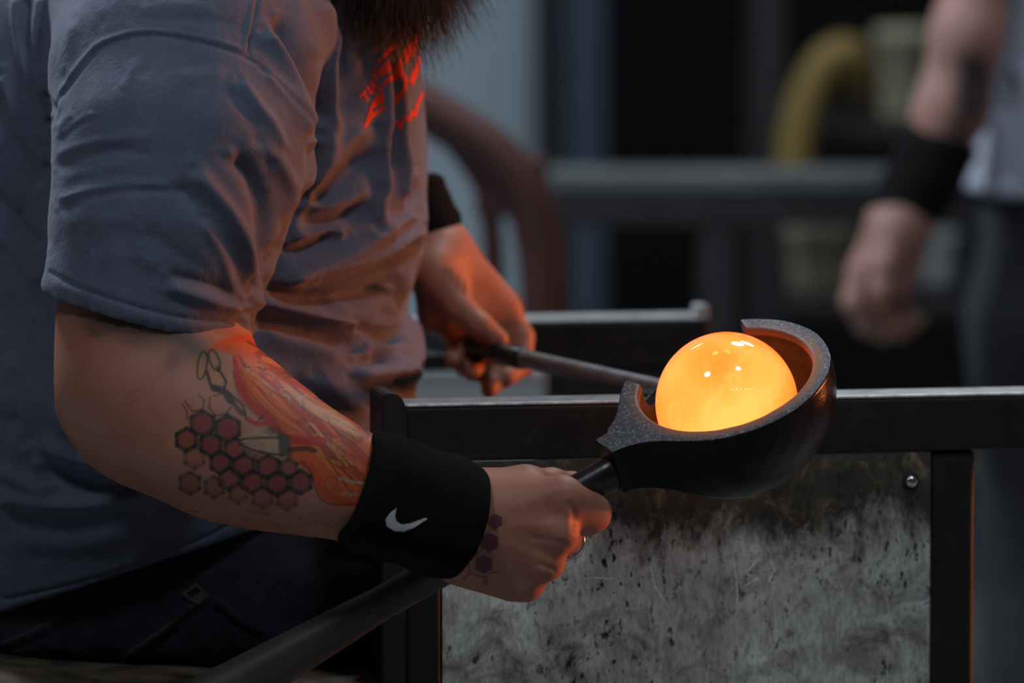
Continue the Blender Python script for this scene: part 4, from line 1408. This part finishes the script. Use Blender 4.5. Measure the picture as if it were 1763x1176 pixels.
for sgn in (-1, 1):
    bo.cut(ball(hc + (0.103, sgn * 0.033, 0.042), 0.015), 0.01)
    bo.add(ball(hc + (0.088, sgn * 0.033, 0.042), 0.013), 0.003)                    # eyes
    bo.add(cone(hc + (-0.005, sgn * 0.078, 0.05), hc + (0.0, sgn * 0.08, 0.0), 0.02, 0.012, ((0, 1, 0), 2.2)), 0.004)   # ears
bo.add(cone(hc + (0.098, -0.022, -0.028), hc + (0.098, 0.022, -0.028), 0.010, 0.010), 0.006)   # lips
bo.cut(cone(hc + (0.112, -0.024, -0.028), hc + (0.112, 0.024, -0.028), 0.003, 0.003), 0.003)
bo.add(cone(Q(330, -60, 0.40), Q(400, 130, 0.50), 0.085, 0.062), 0.03)
bo.add(cone(Q(400, 130, 0.50), Q(560, 210, 0.52), 0.060, 0.042), 0.02)
bo.add(cone(Q(330, -60, 0.16), Q(310, 200, 0.03), 0.085, 0.066), 0.03)
bo.add(cone(Q(310, 200, 0.03), Q(268, 470, -0.008), 0.062, 0.058), 0.02)
me_b = bo.mesh('trunk')
del bo


def join_meshes(name, parts):
    V = []; F = []; C = []; n0 = 0
    for me, c in parts:
        v = get_co(me)
        fq = np.empty(len(me.loops), np.int32)
        me.loops.foreach_get('vertex_index', fq)
        F.append(fq.reshape(-1, 4) + n0); V.append(v); n0 += len(v)
        C.append(c if c is not None else np.zeros((len(v), 4), np.float32))
    me = mesh_np(name, np.concatenate(V), np.concatenate(F))
    a = me.attributes.new('ink', 'FLOAT_COLOR', 'POINT')
    a.data.foreach_set('color', np.concatenate(C).ravel())
    return me


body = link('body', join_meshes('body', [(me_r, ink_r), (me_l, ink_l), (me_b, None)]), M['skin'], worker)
body['label'] = 'tattooed right arm, left arm, head and trunk'

# --- sweatbands
def band(name, a, b, ra_, rb_, flat, parent, mat, seed, nl=46, ns=96, waves=0.0015, sag=0.0):
    a = np.array(a); b = np.array(b)
    d, s, t = frame_of(b - a, (0, 1, 0))
    L_ = np.linalg.norm(b - a)
    r = np.random.default_rng(seed)
    V = []
    us = np.linspace(0, 1, nl)
    ph = r.uniform(0, 6, 4)
    for u in us:
        edge = min(u, 1 - u) * L_
        rd = (ra_ + (rb_ - ra_) * u) + 0.0016 * math.sin(u * math.pi)
        e = 0.0075
        if edge < e: rd -= e * 0.85 * (1 - math.sqrt(max(0, 1 - (1 - edge / e) ** 2)))
        for j in range(ns):
            th = 2 * math.pi * j / ns
            q = rd + waves * (math.sin(u * 11 + ph[0] + 1.5 * math.sin(th + ph[1])) * 0.6 + math.sin(u * 19 + 2 * th + ph[2]) * 0.35) * (1 if edge > e else edge / e)
            o_ = s * math.cos(th) * q + t * math.sin(th) * q / flat
            # the cuff rides further down the back of the hand
            V.append(a + d * (u * L_ + sag * u * u * max(0.0, -o_[1] / rb_)) + o_)
    # inner lip closes against the wrist
    for u, k in ((1.0, 0.80), (0.97, 0.7)):
        for j in range(ns):
            th = 2 * math.pi * j / ns
            o_ = s * math.cos(th) * rb_ * k + t * math.sin(th) * rb_ * k / flat
            V.append(a + d * (u * L_ + sag * max(0.0, -o_[1] / rb_ / k)) + o_)
    n2 = len(V)
    for u, k in ((0.0, 0.80), (0.03, 0.7)):
        for j in range(ns):
            th = 2 * math.pi * j / ns
            V.append(a + d * (u * L_) + s * math.cos(th) * ra_ * k + t * math.sin(th) * ra_ * k / flat)
    F = []
    R_ = lambda i: i * ns
    for i in range(nl + 1):
        for j in range(ns):
            F.append((R_(i) + j, R_(i) + (j + 1) % ns, R_(i + 1) + (j + 1) % ns, R_(i + 1) + j))
    for (i, k) in ((0, nl + 2), (nl + 2, nl + 3)):
        for j in range(ns):
            F.append((R_(i) + (j + 1) % ns, R_(i) + j, R_(k) + j, R_(k) + (j + 1) % ns))
    me = mesh_np(name, np.array(V), np.array(F))
    bm = bmesh.new(); bm.from_mesh(me)
    bmesh.ops.recalc_face_normals(bm, faces=bm.faces)
    bm.to_mesh(me); bm.free()
    return link(name, me, mat, parent)


wb1 = band('wristband', Q(610, 836, -0.117), Q(807, 904, -0.103), 101 * S, 101 * S, 0.98, worker, M['terry'], 4, sag=0.005)
wb1['label'] = 'black terry sweatband with a white swoosh on the right wrist'
sw = [(682.5, 874.6), (673, 881), (664, 893), (665.5, 905), (679, 913.5), (695, 914.5), (713, 908), (736.5, 893), (731.5, 891.5), (707, 900.6), (691, 902.5), (682.5, 896.5), (679.5, 887)]
drape('swoosh', wb1, lambda x, y: in_poly(x, y, sw), 660, 740, 870, 918, 0.8, 0.0007, M['white'], wb1)['label'] = 'white embroidered swoosh'
wb2 = band('wristband', Q(706, 318, PY + 0.050), Q(752, 438, PY + 0.030), 58 * 4.4e-4, 56 * 4.4e-4, 1.0, worker, M['terry'], 8)
wb2['label'] = 'plain black terry sweatband on the left wrist'

# --- ring on the middle finger
rc = QH(974, 931, -0.107, 0.005)
ax_ = QH(964, 921, -0.135) - rc
d_, s_, t_ = frame_of(ax_)
prof = []
V = []; F = []
ns, npf = 48, 8
for j in range(ns):
    th = 2 * math.pi * j / ns
    o_ = s_ * math.cos(th) + t_ * math.sin(th)
    for i in range(npf):
        al = 2 * math.pi * i / npf
        V.append(rc + o_ * (31.5 * S + 0.0012 * math.cos(al)) + d_ * 0.0034 * math.sin(al))
for j in range(ns):
    for i in range(npf):
        F.append((j * npf + i, j * npf + (i + 1) % npf, ((j + 1) % ns) * npf + (i + 1) % npf, ((j + 1) % ns) * npf + i))
link('ring', mesh_np('ring', np.array(V), F), M['silver'], worker)['label'] = 'plain silver finger ring'

# --- jeans
je = SDF((P(-340, 0, 0)[0], 0.0, 0.0), (P(1420, 0, 0)[0], 0.56, P(0, 820, 0)[2]), 0.006)
hz = P(0, 1000, 0.2)[2]
je.add(inter((torso_fn(-0.022)[0], None, None), half((0, 0, P(0, 880, 0)[2]), (0, 0, 1))))
legs = [((70, 1055, 0.190), 0.090), ((480, 1025, 0.164), 0.090), ((1000, 985, 0.170), 0.076), ((1240, 985, 0.175), 0.070)]
for yo in (0.0, 0.235):
    lg = [(Q(x, y + (0), Y + yo), r) for (x, y, Y), r in legs]
    for (a, r0), (b, r1) in zip(lg[:-1], lg[1:]):
        je.add(cone(a, b, r0, r1), 0.03)
    kn = lg[-1][0]
    je.add(cone(kn, (kn[0] + 0.02, kn[1], 0.30), 0.068, 0.060), 0.03)
    je.add(cone((kn[0] + 0.02, kn[1], 0.30), (kn[0] + 0.03, kn[1], 0.03), 0.060, 0.058), 0.03)
# flattened where he sits
je.cut((half((0, 0, zs - 0.009), (0, 0, 1))[0], (P(-400, 0, 0)[0], -0.1, 0.45), (P(560, 0, 0)[0], 0.6, zs + 0.02)), 0.012)
me = subdivided(je.mesh('jeans'), 1)
del je
sculpt(me, [
    ([(0, 1114), (68, 1087), (136, 1050), (204, 1023)], 2.0 * K, 6), ([(0, 1122), (72, 1097), (140, 1060), (210, 1032)], -1.6 * K, 4),
    ([(336, 1037), (300, 1072), (272, 1096), (218, 1132), (163, 1155)], 2.4 * K, 5), ([(350, 1040), (310, 1080), (280, 1106), (228, 1140)], -1.8 * K, 4),
    ([(363, 1032), (385, 1046), (408, 1064), (458, 1091)], 1.8 * K, 5), ([(360, 1040), (382, 1054), (404, 1072), (454, 1099)], -1.4 * K, 4),
    ([(450, 960), (520, 1000), (600, 1020)], 4 * K, 24), ([(480, 1060), (540, 1080), (640, 1100)], -3 * K, 20), ([(100, 1010), (200, 985), (300, 940)], -3 * K, 16), ([(520, 930), (580, 950), (660, 960)], -3 * K, 16)])
V = get_co(me); N = get_no(me)
set_co(me, V + N * (wob(V, 40, 21) * 0.002 + wob(V, 110, 22) * 0.0007)[:, None])
jeans = link('jeans', me, M['denim'], worker)
def seam(name, pts, w, lift, mat, dash=None):
    p = spline(np.array(pts, float), 60)
    def ins(x, y):
        m = seg_dist(x, y, p) < w
        if dash: m &= (np.sin((x - y) * dash) > -0.3)
        return m
    return drape(name, jeans, ins, p[:, 0].min() - 4, p[:, 0].max() + 4, p[:, 1].min() - 4, p[:, 1].max() + 4, 1.2, lift, mat, jeans)
seam('pocket_stitching', [(345, 1032), (304, 1066), (268, 1092), (214, 1127), (163, 1150)], 1.5, 0.0006, M['thread'], 1.1)
seam('pocket_stitching', [(366, 1037), (388, 1052), (412, 1071), (458, 1096)], 1.3, 0.0006, M['thread'], 1.1)
seam('yoke_stitching', [(0, 1108), (68, 1080), (136, 1044), (204, 1017)], 1.3, 0.0006, M['thread'], 1.1)
drape('bar_tack', jeans, lambda x, y: (np.abs((x - 338) * 0.77 - (y - 1022) * -0.64 * -1 * -1 + 0) < 0) | in_poly(x, y, [(313, 1022), (338, 1003), (363, 1026), (340, 1042)]) & ~in_poly(x, y, [(322, 1022), (338, 1010), (346, 1018), (330, 1030)]), 308, 368, 998, 1046, 1.2, 0.0012, M['thread'], jeans)
# shoes
for yo in (0.0, 0.235):
    k0 = Q(1240, 985, 0.175 + yo)
    sx0 = k0[0] + 0.02
    so = SDF((sx0 - 0.09, k0[1] - 0.07, -0.01), (sx0 + 0.25, k0[1] + 0.07, 0.14), 0.004)
    so.add(cone((sx0 - 0.03, k0[1], 0.045), (sx0 + 0.16, k0[1], 0.035), 0.042, 0.040), 0.02)
    so.add(cone((sx0 + 0.01, k0[1], 0.06), (sx0 + 0.01, k0[1], 0.10), 0.046, 0.050), 0.02)
    so.cut((half((0, 0, 0.002), (0, 0, 1))[0], None, None), 0.004)
    link('shoe', so.mesh('shoe'), M['blackpaint'], worker)

# --- beard and hair
bd = SDF(hc - (0.15, 0.14, 0.30), hc + (0.20, 0.14, 0.22), 0.004)
bc = [(Q(610, -250, HY), 0.066), (Q(655, -120, HY), 0.056), (Q(674, -72, HY - 0.01), 0.040), (Q(676, -40, HY - 0.015), 0.026)]
for (a, r0), (b, r1) in zip(bc[:-1], bc[1:]):
    bd.add(cone(a, b, r0, r1), 0.02)
for sgn in (-1, 1):
    bd.add(cone(hc + (0.03, sgn * 0.068, 0.0), Q(640, -150, HY + sgn * 0.03), 0.018, 0.042), 0.02)
bd.cut(ball(hc + (0.125, 0, -0.028), 0.022), 0.01)
me_bd = bd.mesh('beard')
Vb = get_co(me_bd); Nb = get_no(me_bd)
rng = np.random.default_rng(12)
px_, py_ = proj(Vb)
cand = np.nonzero(py_ > -190)[0]
ns = 5200
ids = rng.choice(cand, ns)
segs = 7
SV = []; SF = []
top_z = Q(0, -250, TY)[2]
for q, i in enumerate(ids):
    p = Vb[i]; nrm = Nb[i]
    low = py_[i] > -40
    L_ = rng.uniform(0.018, 0.042) if low else rng.uniform(0.02, 0.05)
    if rng.random() < 0.06: L_ *= 1.35
    d = nrm * rng.uniform(0.15, 0.7) + np.array([0.25 * max(nrm[0], 0), 0, -1.0]) + rng.normal(size=3) * 0.28
    d /= np.linalg.norm(d)
    curl = rng.normal(size=3) * 0.9; side = np.cross(d, rng.normal(size=3)); side /= np.linalg.norm(side) + 1e-9
    s2 = np.cross(d, side)
    pos = p - nrm * 0.004
    w0 = rng.uniform(0.00022, 0.00040)
    base = len(SV)
    ph = rng.uniform(0, 6.28); fr = rng.uniform(60, 170); am = rng.uniform(0.0008, 0.0026)
    for k in range(segs):
        t = k / (segs - 1)
        c_ = pos + d * L_ * t + np.array([0, 0, -0.010]) * t * t + curl * 0.006 * t * t + side * am * math.sin(ph + fr * L_ * t) * t
        w = w0 * (1 - 0.85 * t)
        SV += [c_ + side * w, c_ - side * w * 0.5 + s2 * w * 0.87, c_ - side * w * 0.5 - s2 * w * 0.87]
    for k in range(segs - 1):
        for j in range(3):
            jn = (j + 1) % 3
            SF.append((base + k * 3 + j, base + k * 3 + jn, base + k * 3 + 3 + jn, base + k * 3 + 3 + j))
beard = link('beard', me_bd, M['hair'], worker)
beard['label'] = 'thick dark brown beard with loose wiry ends'
st = link('strands', mesh_np('strands', np.array(SV), np.array(SF)), M['hair'], beard)
st['kind'] = 'stuff'
hr = SDF(hc - (0.17, 0.13, 0.12), hc + (0.17, 0.13, 0.24), 0.004)
hr.add(ellipsoid(hc + (-0.012, 0, 0.055), E3, (0.108, 0.087, 0.118)))
hr.cut(half(hc + (0.055, 0, 0.09), (-0.8, 0, 0.6), None, None))
hr.cut((lambda X, Y, Z: np.maximum(X * -1 + (hc[0] - 0.02), Z - (hc[2] + 0.06)).astype(np.float32) + 0 * Y, None, None), 0.02)
hm = hr.mesh('hair')
Vh = get_co(hm); Nh = get_no(hm)
set_co(hm, Vh + Nh * (wob(Vh, 160, 31) * 0.003)[:, None])
link('hair', hm, M['hair'], worker)

# ------------------------------------------------------------------ the second worker, standing behind
Y2 = 1.72
helper = empty('person', tuple(np.array([P(1960, 0, Y2)[0], Y2 + 0.1, 0.0])), 'standing worker in pale grey t-shirt, tattooed forearm hanging beside the bench', 'person')
c2 = (Y2 + 3.9) / F_PX
hp = lambda x, y, dy=0.0: P(x, y, Y2 + dy)
b2 = SDF(P(1400, 620, Y2) - (0, 0.10, 0), P(1900, -420, Y2) + np.array([0, 0.14, 0]), 0.0034)
for a, b, r0, r1, k in (
        ((1715, -330, 0.05), (1700, -120, 0.0), 80, 62, 0.03), ((1700, -120, 0.0), (1666, 60, -0.01), 58, 60, 0.02), ((1666, 60, -0.01), (1638, 190, -0.012), 60, 60, 0.02), ((1638, 190, -0.012), (1550, 375, -0.015), 58, 45, 0.02),
        ((1550, 375, -0.015), (1500, 470, -0.01), 48, 42, 0.02), ((1560, 380, -0.01), (1545, 480, 0.01), 46, 36, 0.02), ((1535, 400, -0.03), (1520, 455, -0.045), 34, 24, 0.012),
        ((1520, 455, -0.045), (1516, 500, -0.05), 21, 19, 0.006), ((1516, 500, -0.05), (1513, 525, -0.048), 19, 14, 0.004),
        ((1490, 465, -0.02), (1470, 520, -0.025), 26, 22, 0.01), ((1470, 520, -0.025), (1490, 558, -0.02), 22, 20, 0.005), ((1490, 558, -0.02), (1530, 560, 0.0), 19, 17, 0.004),
        ((1505, 475, 0.0), (1490, 535, 0.0), 26, 22, 0.01), ((1490, 535, 0.0), (1515, 570, 0.005), 22, 20, 0.005), ((1515, 570, 0.005), (1555, 562, 0.015), 19, 17, 0.004),
        ((1525, 480, 0.02), (1515, 540, 0.022), 25, 21, 0.01), ((1515, 540, 0.022), (1545, 568, 0.025), 21, 19, 0.005), ((1545, 568, 0.025), (1580, 550, 0.03), 18, 15, 0.004),
        ((1545, 480, 0.035), (1542, 535, 0.04), 22, 19, 0.01), ((1542, 535, 0.04), (1570, 555, 0.04), 18, 16, 0.004)):
    b2.add(cone(hp(*a), hp(*b), r0 * c2, r1 * c2), k)
m2a = b2.mesh('arm')
V = get_co(m2a); x, y = proj(V); fc, _ = facing(m2a, V)
i2 = np.zeros((len(V), 4), np.float32)
i2[:, :3] = (0.018, 0.02, 0.022)
tat = np.exp(-(((x - 1676) / 38) ** 2 + ((y - 160) / 66) ** 2) * 1.2) + 0.5 * np.exp(-(((x - 1672) / 20) ** 2 + ((y - 110) / 16) ** 2)) + 0.5 * np.exp(-(((x - 1650) / 22) ** 2 + ((y - 235) / 28) ** 2))
i2[:, 3] = np.clip(tat * (1.3 + 0.5 * wob(V, 220, 41)), 0, 0.95) * (fc > -0.2)
tx2 = P(2005, 0, Y2)[0]; ty2 = Y2 + 0.10
z2h = P(0, 340, Y2)[2]
b3 = SDF((tx2 - 0.30, ty2 - 0.26, min(z2h - 0.1, 0.70)), (tx2 + 0.38, ty2 + 0.2, 1.88), 0.007)
b3.add(ellipsoid((tx2, ty2, 1.26), E3, (0.16, 0.115, 0.30)))
b3.add(cone((tx2, ty2, 1.45), (tx2, ty2, 1.62), 0.06, 0.055), 0.03)
b3.add(ellipsoid((tx2 - 0.01, ty2 - 0.01, 1.72), E3, (0.08, 0.10, 0.12)), 0.02)
b3.add(cone((tx2 - 0.01, ty2 - 0.11, 1.72), (tx2 - 0.01, ty2 - 0.125, 1.69), 0.010, 0.014), 0.01)
for sgn in (-1, 1):
    b3.cut(ball((tx2 - 0.01 + sgn * 0.033, ty2 - 0.105, 1.735), 0.014), 0.008)
    b3.add(cone((tx2 - 0.01 + sgn * 0.082, ty2, 1.74), (tx2 - 0.01 + sgn * 0.08, ty2, 1.69), 0.018, 0.012, ((1, 0, 0), 2)), 0.004)
b3.add(cone((tx2 - 0.10, ty2, 1.44), hp(1700, -330, 0.05), 0.06, 0.05), 0.03)
b3.add(cone((tx2 + 0.10, ty2, 1.44), (tx2 + 0.24, ty2, 1.34), 0.06, 0.05), 0.03)
b3.add(cone((tx2 + 0.24, ty2, 1.34), (tx2 + 0.28, ty2 - 0.02, 1.10), 0.046, 0.04), 0.02)
b3.add(cone((tx2 + 0.28, ty2 - 0.02, 1.10), (tx2 + 0.27, ty2 - 0.1, 0.9), 0.042, 0.028), 0.02)
hx, hy, hz_ = tx2 + 0.27, ty2 - 0.1, 0.9
b3.add(cone((hx, hy, hz_), (hx - 0.005, hy - 0.035, hz_ - 0.075), 0.03, 0.034, ((1, 0, 0), 1.7)), 0.02)
b3.add(cone((hx - 0.015, hy - 0.04, hz_ - 0.03), (hx - 0.03, hy - 0.065, hz_ - 0.085), 0.013, 0.010), 0.008)
for q_ in range(4):
    yq_ = hy - 0.06 + 0.018 * q_
    b3.add(cone((hx - 0.005, yq_, hz_ - 0.08), (hx - 0.012, yq_ - 0.008, hz_ - 0.125), 0.0105, 0.0095), 0.004)
    b3.add(cone((hx - 0.012, yq_ - 0.008, hz_ - 0.125), (hx - 0.03, yq_ - 0.006, hz_ - 0.155), 0.0095, 0.008), 0.004)
m2b = b3.mesh('trunk')
bod2 = link('body', join_meshes('body', [(m2a, i2), (m2b, None)]), M['skin2'], helper)
bod2['label'] = 'tanned forearm with a dark tattoo, relaxed hand'
s2_ = SDF((tx2 - 0.34, ty2 - 0.24, z2h - 0.05), (tx2 + 0.42, ty2 + 0.24, 1.6), 0.005)
xe = P(1712, 0, Y2)[0]
s2_.add(cone((tx2, ty2, z2h - 0.02), (tx2, ty2, 1.36), 0.19, 0.185, ((0, 1, 0), 1.35)))
s2_.add(cone((tx2 - 0.12, ty2, 1.40), (tx2 + 0.12, ty2, 1.40), 0.095, 0.095), 0.06)
s2_.add(cone((tx2 - 0.14, ty2, 1.40), hp(1712, -300, 0.05), 0.085, 0.078), 0.03)
s2_.add(cone((tx2 + 0.14, ty2, 1.40), (tx2 + 0.24, ty2, 1.30), 0.085, 0.078), 0.03)
s2_.cut((half((0, 0, z2h), (0, 0, 1))[0], None, None))
s2_.cut(cone((tx2, ty2, z2h - 0.1), (tx2, ty2, z2h + 0.10), 0.182, 0.182, ((0, 1, 0), 1.35)))
ms2 = s2_.mesh('t_shirt')
sculpt(ms2, [([(1715, 180), (1728, 240), (1712, 320)], 7 * K, 16), ([(1745, 150), (1750, 240), (1735, 320)], -6 * K, 14), ([(1770, 100), (1765, 220), (1760, 320)], 6 * K, 16), ([(1690, 322), (1730, 330), (1790, 332)], 5 * K, 12)], (-0.4, 0.1))
link('t_shirt', ms2, M['shirt2'], helper)
wb3 = band('wristband', hp(1630, 228, -0.012), hp(1543, 394, -0.014), 69 * c2, 58 * c2, 1.1, helper, M['terry'], 15, 24, 48)
wb3['label'] = 'black terry sweatband on the hanging wrist'
j2 = SDF((tx2 - 0.26, ty2 - 0.2, 0.03), (tx2 + 0.26, ty2 + 0.2, z2h + 0.05), 0.008)
j2.add(cone((tx2, ty2, z2h - 0.12), (tx2, ty2, z2h + 0.02), 0.178, 0.172, ((0, 1, 0), 1.4)))
for sgn in (-1, 1):
    j2.add(cone((tx2 + sgn * 0.09, ty2, z2h - 0.14), (tx2 + sgn * 0.10, ty2, 0.48), 0.092, 0.07), 0.03)
    j2.add(cone((tx2 + sgn * 0.10, ty2, 0.48), (tx2 + sgn * 0.10, ty2, 0.09), 0.07, 0.06), 0.02)
link('trousers', j2.mesh('trousers'), M['pants2'], helper)
for sgn in (-1, 1):
    x_ = tx2 + sgn * 0.10
    so = SDF((x_ - 0.08, ty2 - 0.24, -0.01), (x_ + 0.08, ty2 + 0.12, 0.15), 0.005)
    so.add(cone((x_, ty2 + 0.04, 0.045), (x_, ty2 - 0.15, 0.035), 0.042, 0.040), 0.02)
    so.add(cone((x_, ty2 + 0.01, 0.06), (x_, ty2 + 0.01, 0.10), 0.046, 0.050), 0.02)
    so.cut((half((0, 0, 0.002), (0, 0, 1))[0], None, None), 0.004)
    link('shoe', so.mesh('shoe'), M['blackpaint'], helper)

# ------------------------------------------------------------------ background, out of focus
yb = 2.3
rail_b = empty('barrier_rail', tuple(P(1300, 1000, yb) * (1, 1, 0)), 'grey steel barrier rail crossing the dark background behind both workers', 'railing')
x0, x1 = P(945, 0, yb)[0], P(1990, 0, yb)[0]
z0, z1 = P(0, 343, yb)[2], P(0, 292, yb)[2]
slab('top_bar', (x0, yb, z0 + 0.008), (x1, yb + 0.07, z1), M['greyrail'], 0.005, rail_b)
slab('under_bar', (x0, yb + 0.005, z0 - 0.03), (x1, yb + 0.065, z0 + 0.007), M['blackpaint'], 0.004, rail_b)
for px in (955, 1240, 1900):
    xx = P(px, 0, yb)[0]
    slab('post', (xx - 0.02, yb + 0.01, 0), (xx + 0.02, yb + 0.05, z0 - 0.031), M['blackpaint'], 0.004, rail_b)

# red oxide swing arm behind the left hand
yr = 1.6
arm_ = empty('swing_arm', tuple(P(935, 1000, yr) * (1, 1, 0)), 'dark red curved steel arm standing behind the left hand', 'support arm')
pts = spline([P(560, 120, yr), P(690, 165, yr), P(770, 210, yr), P(850, 265, yr), P(905, 335, yr), P(930, 420, yr), P(938, 560, yr), P(940, 1100, yr), P(940, 1100, yr) * (1, 1, 0)], 60)
link('arm', tube_mesh(pts, 0.024, 20), M['oxide'], arm_)
pts = spline([P(760, 225, yr), P(800, 270, yr), P(835, 330, yr), P(848, 420, yr), P(850, 560, yr), P(850, 1000, yr), P(850, 1000, yr) * (1, 1, 0)], 40)
link('brace', tube_mesh(pts, 0.0105, 16), M['oxide'], arm_)
me = box_mesh(P(880, 320, yr), np.eye(3), (0.035, 0.012, 0.03), 0.006)
link('gusset', me, M['oxide'], arm_, sm=False)

# pale bin behind the left hand
yq = 1.25
c0, c1 = P(640, 655, yq), P(938, 655, yq)
zt = c0[2]
binn = empty('storage_bin', ((c0[0] + c1[0]) / 2, yq + 0.1, 0), 'pale grey bin standing low behind the left hand', 'bin')
bm = bmesh.new()
nz = [(0.0, 0.86), (zt - 0.02, 1.0), (zt - 0.02, 1.04), (zt, 1.04), (zt, 0.97), (0.03, 0.83)]
hw, hd2 = (c1[0] - c0[0]) / 2 / 1.04, 0.11
for z, k in nz:
    for sx_, sy_ in ((-1, -1), (1, -1), (1, 1), (-1, 1)):
        bm.verts.new(((c0[0] + c1[0]) / 2 + sx_ * hw * k, yq + 0.1 + sy_ * hd2 * k, z))
bm.verts.ensure_lookup_table()
for i in range(len(nz) - 1):
    for j in range(4):
        bm.faces.new([bm.verts[i * 4 + j], bm.verts[i * 4 + (j + 1) % 4], bm.verts[i * 4 + 4 + (j + 1) % 4], bm.verts[i * 4 + 4 + j]])
bm.faces.new([bm.verts[j] for j in range(4)])
bm.faces.new([bm.verts[(len(nz) - 1) * 4 + j] for j in range(4)])
link('body', bm_mesh('bin', bm), M['palebox'], binn, sm=False)
# lid on the bin, slightly domed
lid = box_mesh(((c0[0] + c1[0]) / 2, yq + 0.1, zt + 0.008), np.eye(3), (hw * 1.05, hd2 * 1.05, 0.008), 0.006, 3)
link('lid', lid, M['palebox'], binn)

# yellow hose hooked over the dark shelf frame
yh = 3.125
hose = spline([P(1364, 352, yh), P(1366, 300, yh), P(1372, 230, yh), P(1392, 160, yh), P(1425, 105, yh), P(1460, 92, yh), P(1480, 118, yh + 0.02), P(1484, 150, yh + 0.05)], 60)
hs = link('yellow_hose', tube_mesh(hose, 0.023, 18), M['yellow'], None, origin=tuple(P(1365, 1100, yh)))
tag(hs, 'yellow hose looped high in the dark background left of the standing worker', 'hose')


def bucket(px, py, Y, r, h, mat, label):
    c = P(px, py, Y)
    prof = [(0.0, -h / 2), (r * 0.8, -h / 2), (r * 0.84, -h / 2 + 0.008), (r * 0.97, h / 2 - 0.02), (r * 1.04, h / 2 - 0.018), (r * 1.04, h / 2), (r * 0.94, h / 2), (r * 0.9, h / 2 - 0.01), (r * 0.78, -h / 2 + 0.02), (0.0, -h / 2 + 0.02)]
    ns = 28
    V = []; F = []
    for (q, z) in prof:
        for j in range(ns):
            a = 2 * math.pi * j / ns
            V.append((c[0] + q * math.cos(a), c[1] + q * math.sin(a), c[2] + z))
    for i in range(len(prof) - 1):
        for j in range(ns):
            F.append((i * ns + j, i * ns + (j + 1) % ns, (i + 1) * ns + (j + 1) % ns, (i + 1) * ns + j))
    e = empty('bucket', (c[0], c[1], c[2] - h / 2), label, 'bucket', 'buckets on the dark rack')
    link('body', mesh_np('bucket', np.array(V), F), mat, e)
    hp = [(c[0] + r * 1.04 * math.cos(a), c[1] - r * 0.2 - 0.02 * math.sin(a), c[2] + h / 2 - 0.02 + r * 0.9 * -math.sin(a) * 0.5) for a in np.linspace(0, math.pi, 16)]
    link('handle', tube_mesh(hp, 0.002, 8), M['greyrail'], e)
    return c


cs = [bucket(1556, 125, 3.3, 0.036, 0.115, M['cream'], 'upper cream bucket beside the standing worker\'s forearm'),
      bucket(1418, 440, 3.3, 0.050, 0.090, M['cream'], 'lower cream bucket left of the standing worker\'s hand'),
      bucket(1618, 440, 3.3, 0.030, 0.070, M['palebox'], 'small pale bucket right of the standing worker\'s hand'),
      bucket(1706, 828, 3.3, 0.026, 0.065, M['cream'], 'small cream bucket low at the right behind the bench')]
rack = empty('storage_rack', (P(1500, 0, 3.3)[0], 3.35, 0), 'black storage rack in the dark background behind the standing worker', 'rack')
rx0, rx1 = P(1330, 0, 3.3)[0], P(1990, 0, 3.3)[0]
for c, h in zip(cs[:1] + cs[1:2] + cs[3:], (0.115, 0.090, 0.065)):
    z = c[2] - h / 2
    slab('shelf', (rx0, 3.16, z - 0.02), (rx1, 3.55, z), M['blackpaint'], 0.003, rack)
zz = cs[2][2] - 0.035
slab('riser', (cs[2][0] - 0.05, 3.25, cs[1][2] - 0.045), (cs[2][0] + 0.05, 3.36, zz), M['blackpaint'], 0.003, rack)
for x in (rx0 - 0.02, rx1):
    for y in (3.16, 3.52):
        slab('upright', (x, y, 0), (x + 0.03, y + 0.03, 2.0), M['blackpaint'], 0.003, rack)

# glory hole: the furnace to the right whose mouth lights the workers
fpos = np.array([2.9, 0.95, 1.02])
fdir = np.array([-0.15, -0.08, 0.98]) - fpos
fdir[2] = 0; fdir /= np.linalg.norm(fdir)            # the mouth faces the worker
fside = np.array([-fdir[1], fdir[0], 0.0])
fur = empty('glory_hole_furnace', tuple((fpos - fdir * 0.4) * (1, 1, 0)), 'round steel furnace with a glowing mouth, out at the right', 'furnace')


def ring_lathe(name, prof, mat, parent, ns=48):
    V = []; F = []
    for (x, r) in prof:
        for j in range(ns):
            a = 2 * math.pi * j / ns
            V.append(fpos - fdir * x + fside * (r * math.cos(a)) + np.array([0, 0, r * math.sin(a)]))
    for i in range(len(prof) - 1):
        for j in range(ns):
            F.append((i * ns + j, i * ns + (j + 1) % ns, (i + 1) * ns + (j + 1) % ns, (i + 1) * ns + j))
    return link(name, mesh_np(name, np.array(V), F), mat, parent)


ring_lathe('shell', [(0.0, 0.30), (0.0, 0.42), (0.01, 0.43), (1.05, 0.43), (1.06, 0.42), (1.06, 0.0)], M['furnace'], fur)
ring_lathe('lining', [(0.0, 0.30), (0.0, 0.21), (0.02, 0.20), (0.72, 0.20)], M['brick'], fur)
ring_lathe('fire', [(0.72, 0.20), (0.72, 0.0)], M['glow'], fur)
for dx in (0.12, 0.72):
    for dy in (-0.25, 0.25):
        c = (fpos - fdir * dx + fside * dy) * (1, 1, 0)
        me = box_mesh(c + np.array([0, 0, (fpos[2] - 0.3) / 2]), (fdir, fside, (0, 0, 1)), (0.03, 0.03, (fpos[2] - 0.3) / 2), 0.004)
        link('leg', me, M['furnace'], fur, sm=False)
